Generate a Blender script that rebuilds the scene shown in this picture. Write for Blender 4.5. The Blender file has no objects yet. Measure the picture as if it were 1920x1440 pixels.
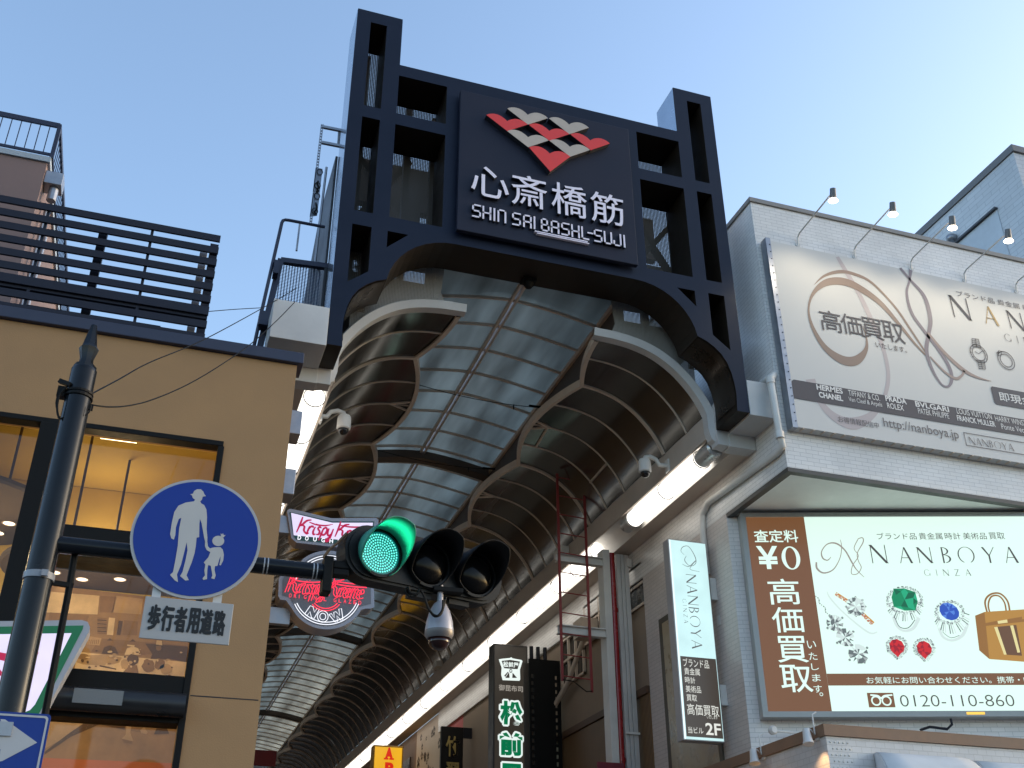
import bpy, math, random
from mathutils import Vector, Matrix
from mathutils.geometry import tessellate_polygon
R = math.radians
S = bpy.context.scene
COL = S.collection
random.seed(7)

# ------------------------------------------------------------------ camera, world, sun, exposure
FPX, CX, CY, H = 2027.0, 960.0, 720.0, 1.6
_vy = Vector((184 - CX, 1859 - CY, FPX)).normalized()
_vz = Vector((947 - CX, -2896 - CY, FPX)).normalized()
_vz = (_vz - _vy * _vz.dot(_vy)).normalized()
_vx = _vy.cross(_vz)
CAM = Vector((0, 0, H))
cam_d = bpy.data.cameras.new('camera')
cam = bpy.data.objects.new('camera', cam_d); COL.objects.link(cam)
cam_d.sensor_width = 36.0; cam_d.lens = FPX / 1920 * 36.0
cam_d.clip_start = 0.1; cam_d.clip_end = 6000
right = Vector((_vx[0], _vy[0], _vz[0])); down = Vector((_vx[1], _vy[1], _vz[1])); fwd = Vector((_vx[2], _vy[2], _vz[2]))
m3 = Matrix((right, -down, -fwd)).transposed()
cam.matrix_world = Matrix.Translation(CAM) @ m3.to_4x4()
S.camera = cam

SUN_EL, SUN_ROT = R(14.0), R(91)
EXPO = 1.6
w = bpy.data.worlds.new('World'); S.world = w; w.use_nodes = True
nt = w.node_tree
bg = nt.nodes['Background']
sky = nt.nodes.new('ShaderNodeTexSky'); sky.sky_type = 'NISHITA'; sky.sun_disc = False
sky.sun_elevation = SUN_EL; sky.sun_rotation = SUN_ROT
sky.air_density = 1.0; sky.dust_density = 1.7; sky.ozone_density = 1.5
nt.links.new(sky.outputs['Color'], bg.inputs['Color'])
bg.inputs['Strength'].default_value = 0.15
sun_d = bpy.data.lights.new('sun', 'SUN'); sun_d.energy = 0.03; sun_d.angle = R(12); sun_d.color = (1, .82, .66)
sun = bpy.data.objects.new('sun', sun_d); COL.objects.link(sun)
sdir = Vector((math.sin(SUN_ROT) * math.cos(SUN_EL), math.cos(SUN_ROT) * math.cos(SUN_EL), math.sin(SUN_EL)))
sun.rotation_euler = sdir.to_track_quat('Z', 'Y').to_euler()
S.view_settings.view_transform = 'Standard'; S.view_settings.look = 'None'
S.view_settings.gamma = 1; S.view_settings.exposure = EXPO
S.render.engine = 'CYCLES'
S.cycles.max_bounces = 8; S.cycles.transparent_max_bounces = 16
S.cycles.use_denoising = True
S.cycles.sample_clamp_indirect = 4.0

# ------------------------------------------------------------------ helpers
def ray(px, py):
    return right * (px - CX) + down * (py - CY) + fwd * FPX
def atY(px, py, Y):
    r = ray(px, py); return CAM + r * (Y / r.y)
def atX(px, py, X):
    r = ray(px, py); return CAM + r * (X / r.x)
def atZ(px, py, Z):
    r = ray(px, py); return CAM + r * ((Z - H) / r.z)
def Q(o, s, pts):
    return [(o[0] + x * s, o[1] + y * s) for x, y in pts]

class Plane:
    """a real upright plane in the street; uv in metres, w towards its front"""
    def __init__(s, o, u, v=(0, 0, 1)):
        s.o = Vector(o); s.u = Vector(u).normalized(); s.v = Vector(v).normalized(); s.n = s.u.cross(s.v).normalized()
        # front = towards the camera
        if s.n.dot(CAM - s.o) < 0: s.n = -s.n
    def at(s, u, v, w=0.0):
        return s.o + s.u * u + s.v * v + s.n * w
    def uv(s, px, py, w=0.0):
        r = ray(px, py); o = s.o + s.n * w
        p = CAM + r * ((o - CAM).dot(s.n) / r.dot(s.n)) - o
        return (p.dot(s.u), p.dot(s.v))
    def mpp(s, px, py):
        a = s.uv(px, py); b = s.uv(px + 1, py); return math.hypot(b[0] - a[0], b[1] - a[1])
    def shift(s, w):
        q = Plane(s.o + s.n * w, s.u, s.v); return q

def YP(Y): return Plane((0, Y, 0), (1, 0, 0))
def XP(X): return Plane((X, 0, 0), (0, 1, 0))

def catmull(pts, n=6):
    out = []
    P = [pts[0]] + list(pts) + [pts[-1]]
    for i in range(1, len(P) - 2):
        p0, p1, p2, p3 = P[i - 1], P[i], P[i + 1], P[i + 2]
        for k in range(n):
            t = k / n
            out.append(tuple(.5 * (2 * b + (c - a) * t + (2 * a - 5 * b + 4 * c - d) * t * t + (3 * b - a - 3 * c + d) * t ** 3)
                             for a, b, c, d in zip(p0, p1, p2, p3)))
    out.append(tuple(pts[-1]))
    return out

class MB:
    def __init__(s): s.v = []; s.f = []; s.mi = []; s.m = 0
    def add(s, vs, fs):
        o = len(s.v); s.v += [tuple(x) for x in vs]
        s.f += [tuple(i + o for i in f) for f in fs]; s.mi += [s.m] * len(fs); return s
    def box(s, x0, x1, y0, y1, z0, z1):
        return s.add([(x, y, z) for z in (z0, z1) for y in (y0, y1) for x in (x0, x1)],
                     [(0, 2, 3, 1), (4, 5, 7, 6), (0, 1, 5, 4), (2, 6, 7, 3), (0, 4, 6, 2), (1, 3, 7, 5)])
    def pbox(s, P, u0, u1, v0, v1, w0, w1):
        return s.add([P.at(u, v, w_) for w_ in (w0, w1) for v in (v0, v1) for u in (u0, u1)],
                     [(0, 2, 3, 1), (4, 5, 7, 6), (0, 1, 5, 4), (2, 6, 7, 3), (0, 4, 6, 2), (1, 3, 7, 5)])
    def bar(s, p, q, a, b=None, up=(0, 0, 1)):
        b = b or a; p = Vector(p); q = Vector(q); d = (q - p).normalized(); up = Vector(up)
        if abs(d.dot(up)) > .98: up = Vector((0, 1, 0)) if abs(d.y) < .9 else Vector((1, 0, 0))
        x = d.cross(up).normalized() * a / 2; y = x.cross(d).normalized() * b / 2
        vs = [e + sx * x + sy * y for e in (p, q) for sx, sy in ((-1, -1), (1, -1), (1, 1), (-1, 1))]
        return s.add(vs, [(0, 1, 2, 3), (7, 6, 5, 4)] + [(i, i + 4, (i + 1) % 4 + 4, (i + 1) % 4) for i in range(4)])
    def tube(s, pts, r, n=8, r2=None):
        pts = [Vector(p) for p in pts]; vs = []; fs = []
        ref = None
        for i, p in enumerate(pts):
            d = (pts[min(i + 1, len(pts) - 1)] - pts[max(i - 1, 0)]).normalized()
            if ref is None:
                ref = d.orthogonal().normalized()
            ref = (ref - d * ref.dot(d)).normalized(); b = d.cross(ref)
            rr = r if r2 is None else r + (r2 - r) * i / (len(pts) - 1)
            vs += [p + (ref * math.cos(2 * math.pi * k / n) + b * math.sin(2 * math.pi * k / n)) * rr for k in range(n)]
        for i in range(len(pts) - 1):
            fs += [(i * n + k, i * n + (k + 1) % n, (i + 1) * n + (k + 1) % n, (i + 1) * n + k) for k in range(n)]
        fs += [tuple(range(n - 1, -1, -1)), tuple((len(pts) - 1) * n + k for k in range(n))]
        return s.add(vs, fs)
    def lathe(s, o, axis, prof, n=20, loop=False):
        if loop: prof = list(prof) + [prof[0]]
        o = Vector(o); a = Vector(axis).normalized(); x = a.orthogonal().normalized(); y = a.cross(x); vs = []; fs = []
        for (r, h) in prof:
            vs += [o + a * h + (x * math.cos(2 * math.pi * k / n) + y * math.sin(2 * math.pi * k / n)) * max(r, 1e-4) for k in range(n)]
        for i in range(len(prof) - 1):
            fs += [(i * n + k, i * n + (k + 1) % n, (i + 1) * n + (k + 1) % n, (i + 1) * n + k) for k in range(n)]
        if not loop: fs += [tuple(range(n - 1, -1, -1)), tuple((len(prof) - 1) * n + k for k in range(n))]
        return s.add(vs, fs)
    def prism(s, P, loops, w0, w1, side=None):
        """flat outline (with holes) on plane P pulled from depth w0 to w1"""
        if not isinstance(loops[0][0], (list, tuple)): loops = [loops]
        flat = [p for l in loops for p in l]
        tris = tessellate_polygon([[Vector((p[0], p[1], 0)) for p in l] for l in loops])
        n = len(flat)
        s.add([P.at(p[0], p[1], w1) for p in flat], [tuple(t) for t in tris])
        if w0 != w1:
            s.add([P.at(p[0], p[1], w0) for p in flat], [tuple(reversed(t)) for t in tris])
            keep = s.m
            if side is not None: s.m = side
            for l in loops:
                k = len(l)
                s.add([P.at(p[0], p[1], w0) for p in l] + [P.at(p[0], p[1], w1) for p in l],
                      [(i, (i + 1) % k, (i + 1) % k + k, i + k) for i in range(k)])
            s.m = keep
        return s
    def poly(s, P, px, w=.004, w0=None):
        return s.prism(P, [P.uv(x, y) for x, y in px], w if w0 is None else w0, w)
    def disc(s, P, cu, cv, ru, rv, w, n=24, w0=None):
        return s.prism(P, [(cu + ru * math.cos(2 * math.pi * k / n), cv + rv * math.sin(2 * math.pi * k / n)) for k in range(n)], w if w0 is None else w0, w)
    def ring(s, P, cu, cv, ru, rv, tu, tv, w, n=28, a0=0, a1=360):
        vs = []; fs = []
        for k in range(n + 1):
            a = R(a0 + (a1 - a0) * k / n)
            vs += [P.at(cu + ru * math.cos(a), cv + rv * math.sin(a), w), P.at(cu + (ru - tu) * math.cos(a), cv + (rv - tv) * math.sin(a), w)]
        for k in range(n): fs.append((2 * k, 2 * k + 1, 2 * k + 3, 2 * k + 2))
        return s.add(vs, fs)
    def ribbon(s, P, pts, wd, w=.004, n=7, smooth=True, closed=False):
        """painted stroke through uv points, widths in metres"""
        if not isinstance(wd, (list, tuple)): wd = [wd] * len(pts)
        q = [(p[0], p[1], t) for p, t in zip(pts, wd)]
        if smooth: q = catmull(q, n)
        vs = []; fs = []
        for i, (x, y, t) in enumerate(q):
            a = q[max(i - 1, 0)]; b = q[min(i + 1, len(q) - 1)]
            dx, dy = b[0] - a[0], b[1] - a[1]; l = math.hypot(dx, dy) or 1
            nx, ny = -dy / l * t / 2, dx / l * t / 2
            vs += [P.at(x + nx, y + ny, w), P.at(x - nx, y - ny, w)]
        for i in range(len(q) - 1): fs.append((2 * i, 2 * i + 1, 2 * i + 3, 2 * i + 2))
        return s.add(vs, fs)
    def pribbon(s, P, px, wpx, w=.004, n=7, smooth=True):
        k = P.mpp(*px[len(px) // 2])
        wd = [x * k for x in wpx] if isinstance(wpx, (list, tuple)) else wpx * k
        return s.ribbon(P, [P.uv(x, y) for x, y in px], wd, w, n, smooth)
    def segs(s, P, segs, t, w0, w1):
        for (a, b) in segs:
            du, dv = b[0] - a[0], b[1] - a[1]; l = math.hypot(du, dv) or 1; du /= l; dv /= l
            a2 = (a[0] - du * t / 2, a[1] - dv * t / 2); b2 = (b[0] + du * t / 2, b[1] + dv * t / 2)
            nu, nv = -dv * t / 2, du * t / 2
            s.prism(P, [(a2[0] + nu, a2[1] + nv), (a2[0] - nu, a2[1] - nv), (b2[0] - nu, b2[1] - nv), (b2[0] + nu, b2[1] + nv)], w0, w1)
        return s
    def grid(s, rows):
        m = len(rows[0]); vs = [p for r in rows for p in r]
        return s.add(vs, [(i * m + j, i * m + j + 1, (i + 1) * m + j + 1, (i + 1) * m + j) for i in range(len(rows) - 1) for j in range(m - 1)])
    def build(s, name, mats, parent=None, smooth=False, bevel=0, seg=2):
        me = bpy.data.meshes.new(name)
        base = Vector((0, 0, 0))
        if parent is not None: base = Vector(parent.location)
        me.from_pydata([tuple(Vector(v) - base) for v in s.v], [], s.f)
        if not isinstance(mats, (list, tuple)): mats = [mats]
        for m in mats: me.materials.append(m)
        me.polygons.foreach_set('material_index', s.mi)
        if smooth: me.polygons.foreach_set('use_smooth', [True] * len(me.polygons))
        me.validate(); me.update()
        o = bpy.data.objects.new(name, me); COL.objects.link(o)
        if parent is not None: o.parent = parent
        if smooth == 'auto':
            md = o.modifiers.new('edge', 'EDGE_SPLIT'); md.split_angle = R(35)
        if bevel:
            md = o.modifiers.new('bevel', 'BEVEL'); md.width = bevel; md.segments = seg; md.limit_method = 'ANGLE'
        return o

def sub(mb, name, mats, parent, **k):
    """a sub-part: parent sits at the origin of its thing"""
    o = mb.build(name, mats, None, **k)
    root = parent.parent
    off = Vector(root.location) if root is not None else Vector((0, 0, 0))
    for v in o.data.vertices: v.co -= off
    o.parent = parent
    return o
def tag(o, label=None, cat=None, group=None, kind=None):
    for k, v in (('label', label), ('category', cat), ('group', group), ('kind', kind)):
        if v: o[k] = v
    return o
def thing(name, loc, label, cat, group=None):
    o = bpy.data.objects.new(name, None); o.empty_display_size = .2; COL.objects.link(o); o.location = loc
    return tag(o, label, cat, group)
def copy_tree(o, parent=None):
    c = o.copy(); COL.objects.link(c)
    if parent is not None: c.parent = parent
    for ch in [x for x in bpy.data.objects if x.parent == o]: copy_tree(ch, c)
    return c

def glyph(body, bold=0.0, depth=0.0, shear=0.0):
    c = bpy.data.curves.new('t', 'FONT'); c.body = body; c.offset = bold; c.extrude = depth; c.shear = shear; c.resolution_u = 4
    o = bpy.data.objects.new('t', c); COL.objects.link(o)
    dg = bpy.context.evaluated_depsgraph_get()
    me = bpy.data.meshes.new_from_object(o.evaluated_get(dg))
    vs = [v.co.copy() for v in me.vertices]; fs = [tuple(p.vertices) for p in me.polygons]
    bpy.data.objects.remove(o); bpy.data.curves.remove(c); bpy.data.meshes.remove(me)
    return vs, fs
def text(mb, P, body, u0, v0, u1, v1, w0=.004, w1=None, bold=0.0, shear=0.0):
    """letters fitted to the rectangle u0..u1, v0..v1 of plane P; w1 given = raised letters"""
    vs, fs = glyph(body, bold, .5 if w1 is not None else 0.0, shear)
    xs = [v.x for v in vs]; ys = [v.y for v in vs]
    x0, x1, y0, y1 = min(xs), max(xs), min(ys), max(ys)
    out = []
    for v in vs:
        w_ = w0 if w1 is None else w0 + (v.z + .5) * (w1 - w0)
        out.append(P.at(u0 + (v.x - x0) / (x1 - x0) * (u1 - u0), v0 + (v.y - y0) / (y1 - y0) * (v1 - v0), w_))
    mb.add(out, fs); return mb
def btext(mb, P, body, u0, v0, u1, v1, w0, b):
    """bold characters: the glyph repeated round a small circle, each copy a hair deeper"""
    for i in range(8):
        a = 2 * math.pi * i / 8
        text(mb, P, body, u0 + b + b * math.cos(a), v0 + b + b * math.sin(a), u1 - b + b * math.cos(a), v1 - b + b * math.sin(a), w0 + i * .00025)
    return mb
def ptext(mb, P, body, bl, tr, w0=.004, w1=None, bold=0.0, shear=0.0):
    a = P.uv(*bl); b = P.uv(*tr)
    return text(mb, P, body, a[0], a[1], b[0], b[1], w0, w1, bold, shear)
def vtext(mb, P, body, uc, vtop, size, pitch, w0=.004, bold=0.0, wk=1.0):
    """upright column of characters, each in its own square"""
    for i, ch in enumerate(body):
        v = vtop - i * pitch
        if ch in '。、':
            text(mb, P, ch, uc + size * .15, v - size * .45, uc + size * .45, v - size * .15, w0); continue
        text(mb, P, ch, uc - size * wk / 2, v - size, uc + size * wk / 2, v, w0, None, bold)
    return mb

# ------------------------------------------------------------------ materials
def _tree(name):
    m = bpy.data.materials.new(name); m.use_nodes = True
    t = m.node_tree; return m, t, t.nodes['Principled BSDF']
def mat(name, col, rough=.6, metal=0.0, var=.12, scale=3.0, bump=0.0, spec=.5, stretch=(1, 1, 1), bscale=None, rvar=.1):
    m, t, b = _tree(name)
    tc = t.nodes.new('ShaderNodeTexCoord'); mp = t.nodes.new('ShaderNodeMapping'); mp.inputs['Scale'].default_value = stretch
    t.links.new(tc.outputs['Object'], mp.inputs[0])
    nz = t.nodes.new('ShaderNodeTexNoise'); nz.inputs['Scale'].default_value = scale; nz.inputs['Detail'].default_value = 6; nz.inputs['Roughness'].default_value = .62
    t.links.new(mp.outputs[0], nz.inputs['Vector'])
    mr = t.nodes.new('ShaderNodeMapRange'); mr.inputs[1].default_value = .25; mr.inputs[2].default_value = .75
    mr.inputs[3].default_value = 1 - var; mr.inputs[4].default_value = 1 + var
    t.links.new(nz.outputs['Fac'], mr.inputs[0])
    mx = t.nodes.new('ShaderNodeMix'); mx.data_type = 'RGBA'; mx.blend_type = 'MULTIPLY'; mx.inputs[0].default_value = 1
    mx.inputs['A'].default_value = (*col, 1); t.links.new(mr.outputs[0], mx.inputs['B'])
    t.links.new(mx.outputs['Result'], b.inputs['Base Color'])
    rr = t.nodes.new('ShaderNodeMapRange'); rr.inputs[1].default_value = .3; rr.inputs[2].default_value = .7
    rr.inputs[3].default_value = max(0.02, rough - rvar); rr.inputs[4].default_value = min(1, rough + rvar)
    t.links.new(nz.outputs['Fac'], rr.inputs[0]); t.links.new(rr.outputs[0], b.inputs['Roughness'])
    b.inputs['Metallic'].default_value = metal; b.inputs['Specular IOR Level'].default_value = spec
    if bump:
        n2 = t.nodes.new('ShaderNodeTexNoise'); n2.inputs['Scale'].default_value = bscale or scale * 6; n2.inputs['Detail'].default_value = 4
        t.links.new(mp.outputs[0], n2.inputs['Vector'])
        bp = t.nodes.new('ShaderNodeBump'); bp.inputs['Strength'].default_value = bump; bp.inputs['Distance'].default_value = .02
        t.links.new(n2.outputs['Fac'], bp.inputs['Height']); t.links.new(bp.outputs[0], b.inputs['Normal'])
    return m
def emit(name, col, k=1.0, rough=.35, var=0.0, scale=1.0):
    k = k / 2 ** EXPO   # the picture is exposed above 0
    m, t, b = _tree(name)
    b.inputs['Base Color'].default_value = (*[min(.8, c) * .25 for c in col], 1); b.inputs['Roughness'].default_value = rough
    b.inputs['Emission Color'].default_value = (*col, 1); b.inputs['Emission Strength'].default_value = k
    if var:
        tc = t.nodes.new('ShaderNodeTexCoord'); nz = t.nodes.new('ShaderNodeTexNoise'); nz.inputs['Scale'].default_value = scale; nz.inputs['Detail'].default_value = 2
        t.links.new(tc.outputs['Object'], nz.inputs['Vector'])
        mr = t.nodes.new('ShaderNodeMapRange'); mr.inputs[1].default_value = .3; mr.inputs[2].default_value = .7; mr.inputs[3].default_value = k * (1 - var); mr.inputs[4].default_value = k * (1 + var)
        t.links.new(nz.outputs['Fac'], mr.inputs[0]); t.links.new(mr.outputs[0], b.inputs['Emission Strength'])
    return m
def tile(name, col, mortar, bw, bh, kx=(1, 1, 0), rough=.35, ms=.006, bump=.35, offset=.5):
    """glazed bond tile; kx = weights of x, y, z that make the running coordinate"""
    m, t, b = _tree(name)
    tc = t.nodes.new('ShaderNodeTexCoord'); sp = t.nodes.new('ShaderNodeSeparateXYZ'); t.links.new(tc.outputs['Object'], sp.inputs[0])
    a = t.nodes.new('ShaderNodeMath'); a.operation = 'MULTIPLY'; a.inputs[1].default_value = kx[0]; t.links.new(sp.outputs['X'], a.inputs[0])
    c = t.nodes.new('ShaderNodeMath'); c.operation = 'MULTIPLY_ADD'; c.inputs[1].default_value = kx[1]; t.links.new(sp.outputs['Y'], c.inputs[0]); t.links.new(a.outputs[0], c.inputs[2])
    cb = t.nodes.new('ShaderNodeCombineXYZ'); t.links.new(c.outputs[0], cb.inputs[0]); t.links.new(sp.outputs['Z'], cb.inputs[1])
    br = t.nodes.new('ShaderNodeTexBrick'); br.inputs['Scale'].default_value = 1; br.inputs['Brick Width'].default_value = bw; br.inputs['Row Height'].default_value = bh
    br.inputs['Mortar Size'].default_value = ms; br.inputs['Mortar Smooth'].default_value = .1; br.inputs['Bias'].default_value = 0; br.offset = offset
    br.inputs['Color1'].default_value = (*[x * 1.02 for x in col], 1); br.inputs['Color2'].default_value = (*[x * .94 for x in col], 1); br.inputs['Mortar'].default_value = (*mortar, 1)
    t.links.new(cb.outputs[0], br.inputs['Vector'])
    nz = t.nodes.new('ShaderNodeTexNoise'); nz.inputs['Scale'].default_value = .9; nz.inputs['Detail'].default_value = 5; t.links.new(tc.outputs['Object'], nz.inputs['Vector'])
    mr = t.nodes.new('ShaderNodeMapRange'); mr.inputs[1].default_value = .3; mr.inputs[2].default_value = .75; mr.inputs[3].default_value = .86; mr.inputs[4].default_value = 1.05; t.links.new(nz.outputs['Fac'], mr.inputs[0])
    mx = t.nodes.new('ShaderNodeMix'); mx.data_type = 'RGBA'; mx.blend_type = 'MULTIPLY'; mx.inputs[0].default_value = 1
    t.links.new(br.outputs['Color'], mx.inputs['A']); t.links.new(mr.outputs[0], mx.inputs['B']); t.links.new(mx.outputs['Result'], b.inputs['Base Color'])
    b.inputs['Roughness'].default_value = rough
    bp = t.nodes.new('ShaderNodeBump'); bp.inputs['Strength'].default_value = bump; bp.inputs['Distance'].default_value = .01; bp.invert = True
    t.links.new(br.outputs['Fac'], bp.inputs['Height']); t.links.new(bp.outputs[0], b.inputs['Normal'])
    return m
def perforated(name, col, pitch, hole=.55, kx=(1, 1), rowk=1.0, metal=.6):
    """sheet with real see-through holes on a staggered grid"""
    m, t, b = _tree(name)
    b.inputs['Base Color'].default_value = (*col, 1); b.inputs['Metallic'].default_value = metal; b.inputs['Roughness'].default_value = .5
    tc = t.nodes.new('ShaderNodeTexCoord'); sp = t.nodes.new('ShaderNodeSeparateXYZ'); t.links.new(tc.outputs['Object'], sp.inputs[0])
    a = t.nodes.new('ShaderNodeMath'); a.operation = 'MULTIPLY'; a.inputs[1].default_value = kx[0]; t.links.new(sp.outputs['X'], a.inputs[0])
    c = t.nodes.new('ShaderNodeMath'); c.operation = 'MULTIPLY_ADD'; c.inputs[1].default_value = kx[1]; t.links.new(sp.outputs['Y'], c.inputs[0]); t.links.new(a.outputs[0], c.inputs[2])
    def wave(src, k, op='SINE'):
        q = t.nodes.new('ShaderNodeMath'); q.operation = 'MULTIPLY'; q.inputs[1].default_value = k; t.links.new(src, q.inputs[0])
        r_ = t.nodes.new('ShaderNodeMath'); r_.operation = op; t.links.new(q.outputs[0], r_.inputs[0]); return r_.outputs[0]
    s1 = wave(c.outputs[0], 2 * math.pi / pitch); s2 = wave(sp.outputs['Z'], 2 * math.pi / (pitch * rowk))
    ad = t.nodes.new('ShaderNodeMath'); ad.operation = 'MULTIPLY'; t.links.new(s1, ad.inputs[0]); t.links.new(s2, ad.inputs[1])
    ab = t.nodes.new('ShaderNodeMath'); ab.operation = 'ABSOLUTE'; t.links.new(ad.outputs[0], ab.inputs[0])
    gt = t.nodes.new('ShaderNodeMath'); gt.operation = 'GREATER_THAN'; gt.inputs[1].default_value = 1 - hole; t.links.new(ab.outputs[0], gt.inputs[0])
    tr = t.nodes.new('ShaderNodeBsdfTransparent'); mx = t.nodes.new('ShaderNodeMixShader')
    t.links.new(gt.outputs[0], mx.inputs[0]); t.links.new(b.outputs[0], mx.inputs[1]); t.links.new(tr.outputs[0], mx.inputs[2])
    t.links.new(mx.outputs[0], t.nodes['Material Output'].inputs['Surface'])
    return m
def glass(name, tint=(1, 1, 1), refl=.12):
    m, t, b = _tree(name)
    t.nodes.remove(b)
    tr = t.nodes.new('ShaderNodeBsdfTransparent'); tr.inputs[0].default_value = (*tint, 1)
    gl = t.nodes.new('ShaderNodeBsdfGlossy'); gl.inputs['Roughness'].default_value = .03
    fr = t.nodes.new('ShaderNodeFresnel'); fr.inputs[0].default_value = 1.45
    ad = t.nodes.new('ShaderNodeMath'); ad.operation = 'ADD'; ad.inputs[1].default_value = refl - .04; t.links.new(fr.outputs[0], ad.inputs[0])
    mx = t.nodes.new('ShaderNodeMixShader'); t.links.new(ad.outputs[0], mx.inputs[0]); t.links.new(tr.outputs[0], mx.inputs[1]); t.links.new(gl.outputs[0], mx.inputs[2])
    t.links.new(mx.outputs[0], t.nodes['Material Output'].inputs['Surface'])
    return m

M = {}
M['gate'] = mat('gate_paint', (.007, .0115, .028), .45, .0, .18, 1.2, .05, .2)
M['reveal'] = mat('gate_reveal', (.018, .012, .008), .5, 0, .2, 2, 0, .25)
M['signboard'] = mat('signboard_paint', (.015, .017, .032), .5, 0, .15, 1.5, .05, .2)
M['char'] = mat('letter_lilac', (.78, .72, .82), .4, .0, .05)
M['charside'] = mat('letter_side', (.01, .011, .02), .6)
M['red'] = mat('emblem_red', (.66, .035, .03), .5, 0, .1)
M['beige'] = mat('emblem_grey', (.44, .375, .32), .5, 0, .1)
M['navyflank'] = mat('flank_steel', (.42, .47, .55), .22, .9, .1, 1.0)
M['meshgrey'] = perforated('perforated_grey', (.085, .07, .055), .06, .36, (1, 1), 1.0, .2)
M['meshcheek'] = perforated('perforated_cheek_grey', (.33, .31, .285), .05, .38, (1, 1), 1.0, .2)
M['meshbrown'] = perforated('perforated_brown', (.10, .085, .07), .05, .42)
M['expmesh'] = perforated('expanded_metal', (.05, .06, .09), .09, .72, (1, 1), .62)
M['brown'] = mat('brown_steel', (.085, .062, .048), .55, .1, .25, 1.5)
M['dark'] = mat('dark_steel', (.014, .015, .022), .5, .2, .2, 3, 0, .3)
M['black'] = mat('black_paint', (.007, .007, .0072), .55, 0, .2, 3, 0, .13)
M['galv'] = mat('galvanised', (.30, .31, .34), .4, .7, .2, 6)
M['tan'] = mat('tan_trim', (.56, .46, .375), .5, 0, .15, 2)
M['cream'] = mat('cream_paint', (.48, .41, .35), .6, 0, .14, 1.2, .05)
M['whitepaint'] = mat('white_paint', (.62, .60, .57), .5, 0, .12, 1.5, .04)
M['greywhite'] = mat('grey_white_panel', (.50, .49, .48), .5, 0, .15, 1.2)
M['beige_wall'] = mat('beige_render', (.25, .185, .135), .8, 0, .15, 1.0, .1)
M['metalcove'] = mat('brushed_cove_metal', (.195, .195, .19), .20, .92, .12, .7, .0, .5, (3.0, .12, 3.0), None, .1)
M['coveflat'] = mat('cove_backing', (.05, .045, .04), .8)
M['asphalt'] = mat('asphalt', (.05, .05, .052), .85, 0, .3, 8, .2)
M['paving'] = tile('street_paving', (.30, .28, .25), (.15, .14, .13), .6, .3, (1, 0, 0), .7)
# ------------------------------------------------------------------ ground
g = MB(); n = 24
g.grid([[(-900 + 1800 * i / n, -900 + 1800 * j / n, 0) for i in range(n + 1)] for j in range(n + 1)])
tag(g.build('ground', M['asphalt']), kind='structure')
tag(MB().box(-6, 16, 8.6, 12.0, .004, .13).build('pavement', mat('pavement_slabs', (.26, .245, .22), .8, 0, .2, 2)), kind='structure')
tag(MB().box(1.3, 9.4, 12.0, 64, .004, .14).build('arcade_floor', mat('arcade_floor_stone', (.34, .31, .27), .4, 0, .2, 1)), kind='structure')

# ------------------------------------------------------------------ entrance gate
XC = 5.3455
def mirror(pts): return [(2 * XC - x, z) for x, z in reversed(pts)]
def dz(pts): return [(XC + d, z) for d, z in pts]
arc = [(1.625 + 1.12 * math.cos(R(a)), 11.24 + 1.12 * math.sin(R(a))) for a in (9, 18, 27, 36, 45, 54, 63, 72, 81, 90)]
half = dz([(1.625, 12.36)] + [])  # crown
rightside = dz(list(reversed(arc))) + dz([(2.735, 11.415), (2.90, 11.345), (3.04, 11.25), (3.16, 11.13), (3.25, 10.98), (3.31, 10.80), (3.345, 10.6), (3.36, 10.4), (3.34, 10.06),
     (3.575, 10.06), (3.575, 17.22), (2.745, 17.22), (2.745, 16.07)])
outer = rightside + mirror(rightside)
holes = []
for hp in ([(3.025, 14.93), (3.325, 14.93), (3.325, 16.95), (3.025, 16.95)],
           [(3.025, 12.65), (3.335, 12.65), (3.335, 14.67), (3.025, 14.67)],
           [(3.03, 11.50), (3.345, 11.24), (3.345, 12.37), (3.03, 12.37)],
           [(1.86, 14.92), (2.745, 14.92), (2.745, 15.81), (1.86, 15.81)],
           [(1.86, 12.65), (2.755, 12.65), (2.755, 14.66), (1.86, 14.66)],
           [(2.42, 12.36), (2.765, 12.03), (2.765, 12.36)]):
    holes += [dz(hp), mirror(dz(hp))]
GY0, GY1 = 14.0, 14.75
gate = thing('arcade_gate', (XC, 14.4, 10.06), 'dark navy steel arcade gate with two towers and a scalloped arch', 'gate')
P0 = YP(GY0)
MB().prism(P0, [outer] + holes, -(GY1 - GY0), 0, 1).build('frame', [M['gate'], M['reveal']], gate)
# bright brushed flanks on the tower sides
for x0, x1, z0 in ((XC - 3.582, XC - 3.5775, 10.3), (XC + 3.5775, XC + 3.582, 10.3), (XC + 2.738, XC + 2.7425, 16.09), (XC - 2.7425, XC - 2.738, 16.09)):
    MB().box(x0, x1, GY0 + .01, GY1 - .01, z0, 17.2).build('flank_plate', M['navyflank'], gate)
# rounded soffit plates of the arch bring back the dim gleam of the shop lights
bronze = mat('bronze_soffit', (.05, .04, .032), .3, .7, .2, 2)
lo = [(d, z) for d, z in [(3.335, 10.2), (3.352, 10.4), (3.338, 10.6), (3.30, 10.8), (3.24, 10.975), (3.15, 11.12), (3.03, 11.24), (2.89, 11.335), (2.75, 11.40)]]
for sg in (-1, 1):
    MB().grid([[(XC + sg * (d - .004), GY0 + .03, z - .004), (XC + sg * (d - .004), GY1 - .02, z - .004)] for d, z in lo]).build('arch_soffit', bronze, gate, smooth=True)
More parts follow.
